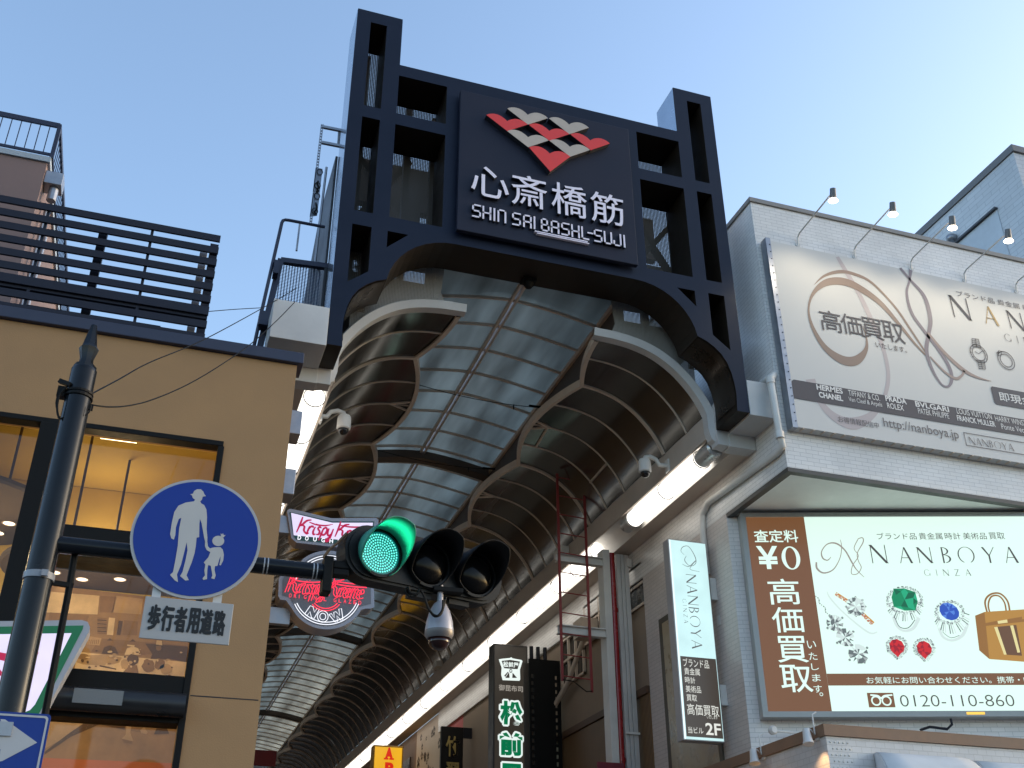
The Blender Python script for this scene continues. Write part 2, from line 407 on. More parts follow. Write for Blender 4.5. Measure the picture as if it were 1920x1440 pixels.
# perforated backing sheets
for sg in (-1, 1):
    a, b = sorted((XC + sg * 2.92, XC + sg * 3.50))
    MB().box(a, b, 14.765, 14.768, 11.22, 16.0).build('perforated_screen', M['meshgrey'], gate)
    a, b = sorted((XC + sg * 1.80, XC + sg * 2.915))
    MB().box(a, b, 14.765, 14.768, 12.40, 16.0).build('perforated_screen', M['meshgrey'], gate)
    a, b = sorted((XC + sg * 3.0, XC + sg * 3.36))
    MB().box(a, b, 14.765, 14.768, 16.004, 17.0).build('perforated_screen', M['meshgrey'], gate)
# bracing and girders behind the openings
mb = MB()
for sg in (-1, 1):
    for p, q in (((1.9, 15.3, 13.2), (3.4, 15.3, 15.2)), ((3.4, 15.3, 13.0), (2.2, 15.3, 15.0)), ((2.3, 15.1, 11.8), (2.3, 15.1, 17.0)), ((3.2, 15.0, 11.5), (3.2, 15.0, 17.1)), ((1.8, 15.1, 12), (1.8, 15.1, 16))):
        mb.bar((XC + sg * p[0], p[1], p[2]), (XC + sg * q[0], q[1], q[2]), .12, .1)
mb.box(XC - 3.3, XC + 3.3, 16.35, 16.5, 14.75, 15.8)
mb.box(XC - 3.4, XC + 3.4, 15.6, 15.72, 12.9, 13.45); mb.box(XC - 2.5, XC - 1.8, 16.0, 16.05, 13.6, 14.75); mb.box(XC + 2.1, XC + 3.4, 16.0, 16.05, 13.5, 14.3)
mb.build('bracing', M['brown'], gate)
# small floodlight under the crown of the arch
mb = MB(); c = atY(991, 541, 14.6)
mb.lathe((c.x, c.y, 12.36), (0, 0, -1), [(.09, 0), (.09, .10), (.06, .16), (.02, .18)], 12)
mb.box(c.x - .12, c.x + .12, 14.5, 14.7, 12.30, 12.355)
mb.build('under_arch_lamp_housing', M['black'], gate)

# ---- name board on the gate
sb = thing('name_sign', (5.34, 13.9, 12.55), 'navy name board with red and grey emblem and raised lilac characters', 'sign')
PS = YP(13.85)
MB().box(3.70, 6.965, 13.85, 13.94, 12.555, 15.665).build('board', M['signboard'], sb, bevel=.008)
for x in (3.9, 5.3, 6.75):
    for z in (12.8, 15.4): MB().box(x - .04, x + .04, 13.94, 13.998, z - .04, z + .04).build('standoff', M['dark'], sb)
def wing(cx, vb, h):
    n = 9; L = []
    for i in range(n + 1):
        t = i / n; L.append((cx - .388 + .388 * t, vb + h - .035 * t + .088 * math.sin(math.pi * t) ** .8))
    Rr = [(2 * cx - x, z) for x, z in reversed(L)][1:]
    return L + Rr + [(cx, vb)]
for i, (cx, vb, h, k) in enumerate([(4.93, 15.10, .265, 'beige'), (5.725, 15.10, .265, 'beige'), (4.54, 14.835, .265, 'red'), (5.335, 14.835, .265, 'red'), (6.13, 14.835, .265, 'red'),
                     (4.93, 14.57, .265, 'beige'), (5.725, 14.57, .265, 'beige'), (5.335, 14.125, .445, 'red')]):
    mb = MB(); w_ = wing(cx, vb, h)
    mb.m = 0; mb.prism(PS, w_, .105, .11); mb.m = 1; mb.prism(PS, w_, 0, .1045)
    tag(mb.build('emblem_wing', [M[k], M['charside']], sb), 'red wing shape' if k == 'red' else 'warm grey wing shape')
for ch, u0, v0, u1, v1 in (('心', 3.91, 13.30, 4.58, 13.95), ('斎', 4.63, 13.27, 5.28, 13.95), ('橋', 5.36, 13.26, 6.02, 13.95), ('筋', 6.09, 13.26, 6.72, 13.93)):
    mb = MB(); mb.m = 0; text(mb, PS, ch, u0, v0, u1, v1, .07, .076, .004); mb.m = 1; text(mb, PS, ch, u0, v0, u1, v1, 0, .0695, .003)
    mb.build('character', [M['char'], M['charside']], sb)
GL = {'S': [((1, 1), (0, 1)), ((0, 1), (0, .5)), ((0, .5), (1, .5)), ((1, .5), (1, 0)), ((1, 0), (0, 0))],
      'H': [((0, 1), (0, 0)), ((0, .5), (1, .5)), ((1, 1), (1, 0))], 'I': [((0, 1), (0, 0))],
      'N': [((0, 0), (0, 1)), ((0, 1), (1, 1)), ((1, 1), (1, 0))],
      'A': [((0, 0), (0, 1)), ((0, 1), (1, 1)), ((1, 1), (1, 0)), ((0, .45), (1, .45))],
      'B': [((0, 0), (0, 1)), ((0, 1), (.8, 1)), ((.8, 1), (.8, .5)), ((0, .5), (1, .5)), ((1, .5), (1, 0)), ((1, 0), (0, 0))],
      'L': [((0, 1), (0, 0)), ((0, 0), (.9, 0))], '-': [((0, .6), (1, .6))],
      'U': [((0, 1), (0, 0)), ((0, 0), (1, 0)), ((1, 0), (1, 1))], 'J': [((1, 1), (1, 0)), ((1, 0), (0, 0)), ((0, 0), (0, .35))]}
for ch, x in zip('SHINSAIBASHL-SUJI', (3.955, 4.135, 4.33, 4.40, 4.66, 4.855, 5.045, 5.175, 5.355, 5.545, 5.73, 5.915, 6.03, 6.15, 6.335, 6.51, 6.705)):
    wl = .075 if ch == '-' else .125
    mb = MB()
    sg = [((x + a[0] * wl, 12.85 + a[1] * .24), (x + b[0] * wl, 12.85 + b[1] * .24)) for a, b in GL[ch]]
    mb.m = 0; mb.segs(PS, sg, .030, .05, .056); mb.m = 1; mb.segs(PS, sg, .029, 0, .0495)
    mb.build('letter', [M['char'], M['charside']], sb)
mb = MB()
for z, x0, x1 in ((12.80, 5.06, 6.0), (12.765, 5.10, 6.03)):
    mb.segs(PS, [((x0, z), (x1, z))], .02, 0, .056)
mb.build('underline', M['char'], sb)

# ------------------------------------------------------------------ arcade canopy
YE = 61.0; YC, PC = 16.60, 3.73; RB = PC / 4
PR = [(1.0, 11.665), (1.3, 11.662), (1.62, 11.65), (2.0, 11.59), (2.36, 11.46), (2.70, 11.23), (2.98, 10.93), (3.17, 10.64), (3.264, 10.42)]
PF = catmull(PR, 10)
def profile(d0, m=18):
    i0 = 0
    while PF[i0 + 1][0] < d0: i0 += 1
    a, b = PF[i0], PF[i0 + 1]; t = (d0 - a[0]) / (b[0] - a[0])
    pts = [(d0, a[1] + (b[1] - a[1]) * t)] + PF[i0 + 1:]
    L = [0]
    for p, q in zip(pts, pts[1:]): L.append(L[-1] + math.hypot(q[0] - p[0], q[1] - p[1]))
    out = []; j = 0
    for k in range(m + 1):
        s_ = L[-1] * k / m
        while j < len(L) - 2 and L[j + 1] < s_: j += 1
        t = (s_ - L[j]) / (L[j + 1] - L[j] or 1)
        out.append((pts[j][0] + (pts[j + 1][0] - pts[j][0]) * t, pts[j][1] + (pts[j + 1][1] - pts[j][1]) * t))
    return out
def edge(Y):
    s_ = ((Y - YC) / PC) % 1.0
    return 1.62 - .37 * (1 - (2 * s_ - 1) ** 2)
canopy = thing('arcade_canopy', (XC, 16, 10), 'long vaulted arcade canopy with glazed middle and scalloped metal coves', 'arcade roof')
Y0 = 15.0
ys = [Y0]
k = -2
while True:
    y = YC + PC / 8 * k
    if y > YE: break
    if y > Y0 + .02: ys.append(y)
    k += 1
for sg in (-1, 1):
    mb = MB()
    # every bay between two ribs is its own slightly uneven sheet
    bays = [Y0] + [YC + RB * j for j in range(-1, 60) if Y0 + .1 < YC + RB * j < YE]
    for a, b in zip(bays, bays[1:]):
        j1, j2 = random.uniform(-.012, .012), random.uniform(-.012, .012)
        rows = []
        for t in (0, .25, .5, .75, 1):
            y = a + (b - a) * t; pr = profile(edge(y if t < 1 else y - 1e-4)); sag = math.sin(math.pi * t) * .012
            jj = j1 + (j2 - j1) * t
            rows.append([(XC + sg * (d + .2 * jj), y, z + sag + jj * math.sin(math.pi * i / (len(pr) - 1))) for i, (d, z) in enumerate(pr)])
        mb.grid(rows)
    mb.build('cove_panel', M['metalcove'], canopy, smooth=True)
    # ribs
    for y in bays[1:]:
        cusp = abs(((y - YC) / PC + .001) % 1.0) < .01; forkr = abs(((y - YC) / PC) % 1.0 - .5) < .01
        hw, th = (.032, .04) if cusp else (.014, .022)
        pr = profile(edge(y), 16); mb = MB(); rows = []
        for i, (d, z) in enumerate(pr):
            a = pr[max(i - 1, 0)]; b = pr[min(i + 1, len(pr) - 1)]
            tx, tz = b[0] - a[0], b[1] - a[1]; l = math.hypot(tx, tz); nx, nz = tz / l, -tx / l
            X = lambda e: (XC + sg * (d + nx * e))
            rows.append([(X(-.005), y - hw, z - nz * .005), (X(th), y - hw, z + nz * th), (X(th), y + hw, z + nz * th), (X(-.005), y + hw, z - nz * .005)])
        mb.grid(rows)
        if forkr:
            d0, z0 = pr[0]
            for s2 in (-1, 1):
                mb.bar((XC + sg * (d0 + .42), y, z0 - .025), (XC + sg * (edge(y + s2 * .2)), y + s2 * .2, z0 - .02), .04, .03)
        mb.build('rib', M['tan'], canopy)
    # scalloped trim and the upstand above it
    yy = [Y0 + i * PC / 20 for i in range(int((YE - Y0) / (PC / 20)) + 1)]
    cus = [YC + PC * i for i in range(0, 13) if YC + PC * i < YE]
    yy = sorted(set([round(v, 4) for v in yy + cus]))
    mb = MB(); rows = []; rows2 = []
    for y in yy:
        d = edge(y); z = 11.655
        rows.append([(XC + sg * (d + .05), y, z - .015), (XC + sg * (d + .05), y, z - .05), (XC + sg * (d - .03), y, z - .05), (XC + sg * (d - .03), y, z + .10), (XC + sg * (d + .02), y, z + .10)])
    mb.grid(rows); mb.build('scalloped_trim', M['tan'], canopy)
    x0, x1 = sorted((XC + sg * 1.70, XC + sg * 1.76))
    MB().box(x0, x1, Y0 + .05, YE, 11.68, 12.44).build('upstand_wall', M['brown'], canopy)
    x0, x1 = sorted((XC + sg * 1.64, XC + sg * 1.74))
    MB().box(x0, x1, Y0 + .0, YE, 12.44, 12.53).build('edge_beam', M['tan'], canopy)
    x0, x1 = sorted((XC + sg * 1.76, XC + sg * 3.55))
    MB().box(x0, x1, 15.2, YE, 12.2, 12.3).build('roof_deck', M['brown'], canopy)
    # fascia, light trough and soffit
    x0, x1 = sorted((XC + sg * 3.264, XC + sg * 3.31))
    MB().box(x0, x1, Y0 + .02, YE, 9.99, 10.43).build('fascia', M['cream'], canopy, bevel=.006)
    mb = MB(); rows = []
    tp = [(3.31, 9.995), (3.33, 10.06), (3.42, 10.13), (3.52, 10.15), (3.62, 10.11), (3.69, 10.02), (3.715, 9.90), (3.72, 9.79)]
    mb.grid([[(XC + sg * d, y, z) for d, z in tp] for y in (Y0 + .02, YE)])
    mb.build('light_trough', M['whitepaint'], canopy, smooth=True)
    x0, x1 = sorted((XC + sg * 3.72, XC + sg * 4.153))
    MB().box(x0, x1, Y0 + .02, YE, 9.785, 9.83).build('soffit', M['cream'], canopy, bevel=.004)
    # pale rim that closes the cove towards the street
    mb = MB(); rows = []
    rp = profile(1.17, 26)
    for i, (d, z) in enumerate(rp):
        a = rp[max(i - 1, 0)]; b = rp[min(i + 1, len(rp) - 1)]
        tx, tz = b[0] - a[0], b[1] - a[1]; l = math.hypot(tx, tz); nx, nz = tz / l, -tx / l
        rows.append([(XC + sg * (d + nx * e), y, z + nz * e) for e, y in ((.02, 15.03), (.02, 14.86), (-.11, 14.82), (-.13, 14.84), (-.13, 15.03))])
    for d, z in ((3.27, 10.3), (3.275, 10.1), (3.32, 9.93), (3.42, 9.84), (3.55, 9.80), (3.70, 9.775)):
        rows.append([(XC + sg * (d + e * (.98 if z > 9.9 else .3)), y, z + (0 if z > 9.9 else .12 * (e > .05))) for e, y in ((-.02, 15.03), (-.02, 14.86), (.11, 14.82), (.13, 14.84), (.13, 15.03))])
    mb.grid(rows); mb.build('cove_rim', M['greywhite'], canopy, smooth='auto')
    # blocks under the gate leg
    mb = MB()
    x0, x1 = sorted((XC + sg * 3.36, XC + sg * 3.585)); mb.box(x0, x1, 14.77, 15.0, 9.80, 10.6)
    x0, x1 = sorted((XC + sg * 3.575, XC + sg * 4.08)); mb.box(x0, x1, 14.74, 15.02, 9.775, 10.35)
    x0, x1 = sorted((XC + sg * 3.579, XC + sg * (4.095 if sg > 0 else 4.42))); mb.box(x0, x1, 13.985, 14.735, 10.02, 10.69)
    mb.build('cornice_block', M['greywhite'], canopy, bevel=.006)
    # perforated cheek between cove rim and gate
    x0, x1 = (XC + sg * 1.52, XC + sg * 3.1)
    low = [(XC + sg * d, z + .05) for d, z in profile(1.5, 14) if d < 3.15]
    ch = [(x0 + sg * .09, 12.0), (x0 + sg * .04, 12.5), (XC + sg * 3.12, 12.6)] + low[::-1]
    MB().prism(YP(14.93), ch, 0, .004).build('perforated_cheek', M['meshcheek'], canopy)
# glazed middle
def skyz(d): return 12.52 + .26 * (1 - abs(d / 1.7) ** 1.5)
m, t, b = _tree('frosted_glazing')
b.inputs['Base Color'].default_value = (.12, .13, .125, 1); b.inputs['Roughness'].default_value = .32; b.inputs['Metallic'].default_value = .35
tl = t.nodes.new('ShaderNodeBsdfTranslucent'); mx = t.nodes.new('ShaderNodeMixShader')
tc = t.nodes.new('ShaderNodeTexCoord'); mp = t.nodes.new('ShaderNodeMapping'); mp.inputs['Scale'].default_value = (2.2, .35, 1)
nz = t.nodes.new('ShaderNodeTexNoise'); nz.inputs['Scale'].default_value = .8; nz.inputs['Detail'].default_value = 3
cr = t.nodes.new('ShaderNodeValToRGB'); cr.color_ramp.elements[0].position = .32; cr.color_ramp.elements[0].color = (.15, .14, .11, 1); cr.color_ramp.elements[1].position = .68; cr.color_ramp.elements[1].color = (.47, .46, .37, 1)
t.links.new(tc.outputs['Object'], mp.inputs[0]); t.links.new(mp.outputs[0], nz.inputs['Vector']); t.links.new(nz.outputs['Fac'], cr.inputs[0]); t.links.new(cr.outputs[0], tl.inputs[0])
mx.inputs[0].default_value = .62; t.links.new(b.outputs[0], mx.inputs[1]); t.links.new(tl.outputs[0], mx.inputs[2]); t.links.new(mx.outputs[0], t.nodes['Material Output'].inputs['Surface'])
M['glazing'] = m
bars = [15.85 + .9325 * i for i in range(49) if 15.85 + .9325 * i < YE]
mb = MB()
ed = [14.78] + bars + [YE]
for a, b_ in zip(ed, ed[1:]):
    for s2 in (-1, 1):
        tl_ = random.uniform(-.02, .02)
        rows = []
        for i in range(9):
            d = s2 * (.02 + 1.66 * i / 8); rows.append([(XC + d, a + .005, skyz(d) + tl_ * (i / 8 - .5)), (XC + d, b_ - .005, skyz(d) - tl_ * (i / 8 - .5))])
        mb.grid(rows)
mb.build('glazing', M['glazing'], canopy, smooth=True)
for y in bars:
    mb = MB()
    for s2 in (-1, 1):
        dd = [s2 * 1.68 * i / 8 for i in range(9)]
        mb.grid([[(XC + d, y - .022, skyz(d) + .0), (XC + d, y - .022, skyz(d) - .05), (XC + d, y + .022, skyz(d) - .05), (XC + d, y + .022, skyz(d) + .0)] for d in dd])
    mb.build('glazing_bar', M['tan'], canopy)
mb = MB()
for s2 in (-1, 1):
    x = XC + s2 * .045; mb.box(x - .022, x + .022, 14.78, YE, 12.69, 12.775)
mb.build('ridge_bar', M['tan'], canopy)
for y in (22.75, 37.8, 51.2):
    mb = MB(); dd = [-1.64 + 3.28 * i / 14 for i in range(15)]
    mb.grid([[(XC + d, y - .16, skyz(d) - .03), (XC + d, y - .16, skyz(d) - .22), (XC + d, y + .16, skyz(d) - .22), (XC + d, y + .16, skyz(d) - .03)] for d in dd])
    mb.build('arch_beam', M['brown'], canopy)
for y0, zz in ((18.6, 12.28), (21.9, 12.3)):
    mb = MB(); p = [(XC - 1.4 + 3.05 * i / 10, y0 + .25 * i / 10, zz - .10 * math.sin(math.pi * i / 10)) for i in range(11)]
    mb.tube(p, .008, 5); mb.tube([(XC + 1.0, y0 + .2, zz - .05), (XC + 1.0, y0 + .2, zz - .16)], .014, 5); mb.bar((XC + 1.35, y0 + .23, zz), (XC + 1.66, y0 + .25, zz + .02), .035)
    mb.build('tie_wire', M['black'], canopy)
# access hatch in the first cove
def cv(y, t):
    pr = profile(edge(y), 40); i = t * 40; a = pr[int(i)]; return (XC + a[0] - .02, y, a[1] - .022)
ty0, ty1 = YC + RB * 1.98 + RB * .0, YC + RB * 3
for t_ in (.16, .74):
    MB().bar(cv(ty0, t_), cv(ty1, t_), .035).build('hatch_frame', M['tan'], canopy)

# fluorescent tubes
tube_m = emit('tube_glow', (1.0, .95, .86), 2.8, .3)
clip_m = M['dark']
def tube_light(sg, y0, y1, lab):
    x = XC + sg * 3.50
    t = thing('tube_light', (x, y0, 9.90), lab, 'tube light', 'tube lights along the arcade edges')
    MB().tube([(x, y0, 9.92), (x, y1, 9.92)], .165, 18).build('diffuser', tube_m, t, smooth='auto')
    ys_ = [y0 + .02, y1 - .02]
    if y1 - y0 > 2.4: ys_.insert(1, (y0 + y1) / 2)
    for y in ys_:
        MB().lathe((x, y - .008, 9.92), (0, 1, 0), [(.166, 0), (.180, 0), (.180, .016), (.166, .016)], 28, True).build('clip', clip_m, t)
    return t
yr = [(15.62, 18.62)] + [(20.55 + 2.5 * i, 20.55 + 2.5 * i + 2.46) for i in range(16)]
for i, (a, b_) in enumerate(yr):
    lab = ('short row of glowing tube light nearest the gate on the right edge' if i == 0 else
           'glowing tube light behind the red ladder on the right edge' if i == 1 else
           'glowing tube light in the long unbroken row along the right arcade edge')
    tl1 = tube_light(1, a, b_, lab)
    if i == 0:
        for y_, l_ in ((a - .52, .518), (b_ + .002, .35)): MB().lathe((XC + 3.5, y_, 9.92), (0, 1, 0), [(.12, 0), (.162, .03), (.165, .06), (.165, l_)], 28).build('end_sleeve', mat('sleeve_silver', (.58, .57, .55), .3, .5, .1), tl1, smooth='auto')
for i in range(14):
    a = 15.45 + 2.9 * i
    tube_light(-1, a, a + 2.85, 'nearest glowing tube light on the left edge above the first grey bracket box' if i == 0 else 'glowing tube light along the left arcade edge, mostly behind the yellow building')
# ------------------------------------------------------------------ yellow shop building on the left
YF = 12.5; PF_ = YP(YF)
M['ochre'] = mat('ochre_render', (.315, .19, .095), .85, 0, .10, .9, .12, .3, (1, 1, 1), 60)
M['navycap'] = mat('navy_coping', (.02, .024, .05), .45, 0, .15)
yb = thing('shop_building', (-2.5, YF, 0), 'ochre rendered corner shop with tall dark framed windows', 'building')
WX0, WX1, WZ0, WZ1 = -4.2, .44, 2.6, 7.50
mb = MB()
mb.prism(PF_, [[(-7, 0), (1.225, 0), (1.225, 8.75), (-7, 8.75)], [(WX0, WZ0), (WX1, WZ0), (WX1, WZ1), (WX0, WZ1)]], -.3, 0)
mb.build('front_wall', M['ochre'], yb)
MB().box(.93, 1.225, YF + .303, 40, 0, 8.75).build('side_wall', M['ochre'], yb)
MB().box(-7, .92, YF + .303, 40, 8.55, 8.74).build('roof', M['dark'], yb)
MB().box(-7.05, 1.30, YF - .07, YF + .35, 8.755, 8.915).build('coping', M['navycap'], yb, bevel=.01)
MB().box(.465, 1.2, YF - .0025, YF + .01, 4.42, 4.432).build('wall_joint', M['dark'], yb)
# window frame: outer frame, mullion, transom, spandrel with shutter roll
fr = MB()
fr.box(WX0, WX1, YF - .03, YF + .15, WZ1 - .055, WZ1 + .012)
fr.box(WX1 - .06, WX1 + .012, YF - .03, YF + .15, WZ0, WZ1 - .056)
fr.box(-1.655, -1.445, YF - .05, YF + .18, WZ0, WZ1 - .056)
a = atY(180, 992, YF); b_ = atY(180, 1047, YF)
fr.box(-1.444, WX1 - .061, YF - .06, YF + .5, b_.z, a.z)
fr.box(WX0, -1.656, YF - .02, YF + .2, b_.z - .95, b_.z - .75)
a2 = atY(250, 1262, YF); b2 = atY(250, 1352, YF)
fr.box(-1.444, WX1 - .061, YF - .02, YF + .3, b2.z, a2.z)
fr.build('window_frame', M['black'], yb, bevel=.006)
mb = MB(); mb.tube([(-1.4, YF - .10, b2.z + .17), (WX1 - .02, YF - .10, b2.z + .17)], .13, 16)
mb.build('shutter_roll', mat('shutter_roll_black', (.016, .017, .02), .35, .2, .2, 4), yb, smooth='auto')
u0 = atY(137, 1305, YF - .24); u1 = atY(228, 1325, YF - .24)
MB().box(u0.x, u1.x, YF - .243, YF - .235, b2.z + .10, b2.z + .25).build('vent_grille', perforated('vent_grille', (.2, .2, .2), .03, .35), yb)
MB().box(WX0 + .01, WX1 - .02, YF + .20, YF + .206, WZ0, WZ1 - .06).build('glass', glass('shop_glass', (.95, .93, .9), .03), yb)
# room behind the glass
M['yellowceil'] = mat('yellow_ceiling', (.56, .40, .085), .8, 0, .12, .8)
M['cloud'] = mat('ceiling_disc', (.13, .10, .075), .6, 0, .12, 2)
M['orange'] = mat('orange_wall', (.52, .15, .05), .7, 0, .15, 1)
MB().box(-7, .92, 12.81, 19, 8.30, 8.54).build('ceiling', M['yellowceil'], yb)
RBK = 16.4
MB().box(-7, .92, RBK, RBK + .1, 3.0, 8.29).build('back_wall', M['yellowceil'], yb)
MB().box(.88, .925, 12.81, RBK - .005, 3.0, 8.29).build('inner_wall', mat('inner_wall_brown', (.33, .18, .08), .8, 0, .1), yb)
MB().box(-7, .87, 12.81, RBK - .005, 2.9, 2.99).build('room_floor', mat('room_floor', (.25, .13, .07), .7), yb)
# mural: an old sepia photograph of a shop counter
PM = YP(RBK - .06)
mur = thing('wall_mural', (-1, RBK - .06, 5.5), 'sepia photograph mural of people at a shop counter behind the window', 'mural')
def sep(n, c): return mat('sepia_' + n, c, .8, 0, .3, 2.5)
SP = [sep('paper', (.34, .205, .09)), sep('light', (.47, .31, .15)), sep('mid', (.27, .155, .065)), sep('dark', (.11, .06, .028)), sep('pale', (.72, .53, .30))]
mo = (0, 880); ms = .3889
mb = MB()
mb.m = 0; mb.poly(PM, Q(mo, ms, [(100, 540), (920, 640), (900, 1030), (60, 1000)]), 0, -.03)
rnd = random.Random(3)
def mpoly(k, pts, w): mb.m = k; mb.poly(PM, Q(mo, ms, pts), w)
def blob(k, cx, cy, rx, ry, w, n=14):
    mpoly(k, [(cx + rx * math.cos(2 * math.pi * i / n) * (.85 + .3 * rnd.random()), cy + ry * math.sin(2 * math.pi * i / n) * (.85 + .3 * rnd.random())) for i in range(n)], w)
mpoly(4, [(240, 590), (480, 610), (470, 700), (220, 690)], .003); mpoly(2, [(240, 690), (430, 705), (420, 735), (232, 725)], .005)
mpoly(2, [(485, 610), (560, 615), (545, 690), (480, 690)], .004); mpoly(1, [(560, 610), (690, 625), (680, 700), (540, 690)], .004)
for i in range(9): mpoly(3 if i % 2 else 2, [(470, 715 + i * 9), (515, 718 + i * 9), (512, 723 + i * 9), (468, 720 + i * 9)], .006)
mpoly(3, [(572, 730), (592, 732), (580, 800), (562, 798)], .006); mpoly(2, [(600, 728), (665, 735), (660, 800), (590, 800)], .006)
mpoly(4, [(525, 715), (555, 718), (545, 800), (515, 798)], .005)
mpoly(2, [(480, 815), (900, 850), (895, 900), (440, 880)], .004); mpoly(3, [(700, 840), (905, 855), (900, 930), (740, 900)], .005)
mpoly(1, [(400, 800), (490, 815), (480, 850), (395, 840)], .006)
for i in range(7): mpoly(2, [(420 + i * 9, 822), (424 + i * 9, 822), (421 + i * 9, 842), (417 + i * 9, 842)], .008)
mpoly(4, [(370, 880), (900, 930), (895, 1010), (360, 970)], .007); blob(1, 480, 920, 110, 28, .008); blob(2, 400, 905, 28, 14, .009)
for (hx, hy, k, bk) in ((530, 835, 2, 3), (640, 840, 2, 4), (765, 860, 2, 3)):
    blob(k, hx, hy, 14, 17, .013); mpoly(bk, [(hx - 40, hy + 55), (hx - 28, hy + 24), (hx, hy + 14), (hx + 26, hy + 24), (hx + 40, hy + 55)], .011)
    mpoly(3, [(hx - 15, hy - 8), (hx, hy - 20), (hx + 15, hy - 8)], .014)
mpoly(4, [(752, 846), (782, 850), (780, 828), (755, 826)], .016)
mpoly(4, [(612, 846), (650, 850), (646, 858), (614, 853)], .016)
for (hx, hy, rx, ry, k) in ((640, 920, 26, 30, 3), (715, 950, 30, 32, 2), (770, 940, 26, 26, 2), (600, 940, 20, 26, 1), (800, 965, 30, 26, 1)): blob(k, hx, hy, rx, ry, .015)
mpoly(2, [(590, 985), (620, 945), (660, 945), (670, 995)], .014); mpoly(3, [(480, 945), (560, 962), (560, 967), (480, 951)], .013)
for i in range(40): blob(rnd.choice((1, 2, 3, 4, 4)), 380 + rnd.random() * 500, 870 + rnd.random() * 130, 4 + rnd.random() * 9, 3 + rnd.random() * 5, .018 + i * .0001, 7)
mb.build('picture', SP, mur)
# lower picture under the shutter: walking feet on a pale street
low = thing('lower_mural', (-1, RBK - .06, 4), 'sepia picture of walking feet behind the lowest window pane', 'mural')
mb = MB()
mpoly(0, [(150, 1100), (900, 1180), (880, 1440), (60, 1440)], 0); mpoly(1, [(170, 1190), (440, 1200), (380, 1260), (210, 1350)], .004); mpoly(3, [(440, 1200), (330, 1275), (215, 1362), (215, 1376), (340, 1290), (480, 1230), (600, 1255), (610, 1220)], .006)
mpoly(2, [(430, 1205), (700, 1225), (690, 1270), (560, 1250), (470, 1235)], .005)
mpoly(1, [(610, 1215), (638, 1218), (628, 1270), (642, 1310), (634, 1322), (600, 1316), (588, 1298), (606, 1280)], .009); mpoly(1, [(690, 1222), (706, 1224), (700, 1252), (712, 1268), (706, 1278), (680, 1272), (676, 1258), (688, 1248)], .009)
mpoly(2, [(588, 1300), (640, 1312), (634, 1324), (596, 1318)], .011); mpoly(3, [(765, 1225), (795, 1228), (815, 1275), (742, 1278)], .009)
mb.build('picture', SP, low)
P5 = YP(RBK - .2)
MB().poly(P5, Q(mo, ms, [(60, 1385), (900, 1420), (880, 1600), (40, 1600)]), 0, -.1).build('orange_band', M['orange'], low)
# hanging ceiling discs with downlights
def disc_thing(px, py, rx, ry, Z, lab):
    c = atZ(px, py, Z)
    t = thing('ceiling_disc', (c.x, c.y, Z), lab, 'ceiling panel', 'round ceiling discs in the shop')
    MB().lathe((c.x, c.y, Z), (0, 0, 1), [(rx, 0), (rx * 1.02, .03), (rx * 1.02, .08), (rx * .98, .10)], 40).build('disc', M['cloud'], t, smooth='auto')
    return t
d1 = disc_thing(180, 1080, 1.25, 1, 6.72, 'brown round ceiling disc with downlights above the mural')
d2 = disc_thing(-95, 955, 1.3, 1, 7.02, 'olive round ceiling disc hanging at the left window pane')
lampm = emit('downlight_glow', (1.0, .86, .62), 4.0)
def downlight(d, px, py, Z):
    c = atZ(px, py, Z); mb = MB(); mb.lathe((c.x, c.y, Z - .002), (0, 0, 1), [(.075, 0), (.075, .002)], 16)
    mb.build('downlight', lampm, d)
    mb = MB(); mb.lathe((c.x, c.y, Z - .008), (0, 0, 1), [(.079, 0), (.092, 0), (.092, .0075), (.079, .0075)], 16, True); mb.build('downlight_ring', M['tan'], d)
for px, py in ((102, 1073), (116, 1094), (154, 1086), (225, 1086), (251, 1073), (228, 1050)): downlight(d1, px, py, 6.72)
for px, py in ((17, 981), (-4, 999), (2, 1083)): downlight(d2, px, py, 7.02 if py < 1050 else 7.02)
for i, (px, y0, y1, Yd) in enumerate(((22, 868, 915, 14.0), (150, 914, 985, 14.4), (218, 978, 1000, 15.2))):
    a = atY(px + 4, y0, Yd); b_ = atY(px - 8 * (i < 2), y1, Yd)
    t = MB().tube([(a.x, Yd, 8.3), (a.x, Yd, b_.z - .1)], .018, 8).build('hanging_rod', mat('rod_brown%d' % i, (.10, .07, .05), .5), None)
    tag(t, ['thin brown rod dropping from the ceiling left of the mullion', 'thin brown rod dropping from the ceiling right of the dark pole', 'short brown rod end just above the dark transom'][i], 'rod')
for nm, (x, y, z), e in (('room_lamp', (-.9, 14.6, 6.5), 20), ('room_lamp', (-3.2, 14.4, 6.4), 20), ('room_lamp', (-1.0, 15.7, 7.3), 12), ('room_lamp', (-.8, 14.6, 4.4), 10)):
    l = bpy.data.lights.new(nm, 'POINT'); l.energy = e; l.color = (1, .76, .44); l.shadow_soft_size = .25
    o = bpy.data.objects.new(nm, l); COL.objects.link(o); o.location = (x, y, z); o.parent = yb; o.location = Vector((x, y, z)) - Vector(yb.location)

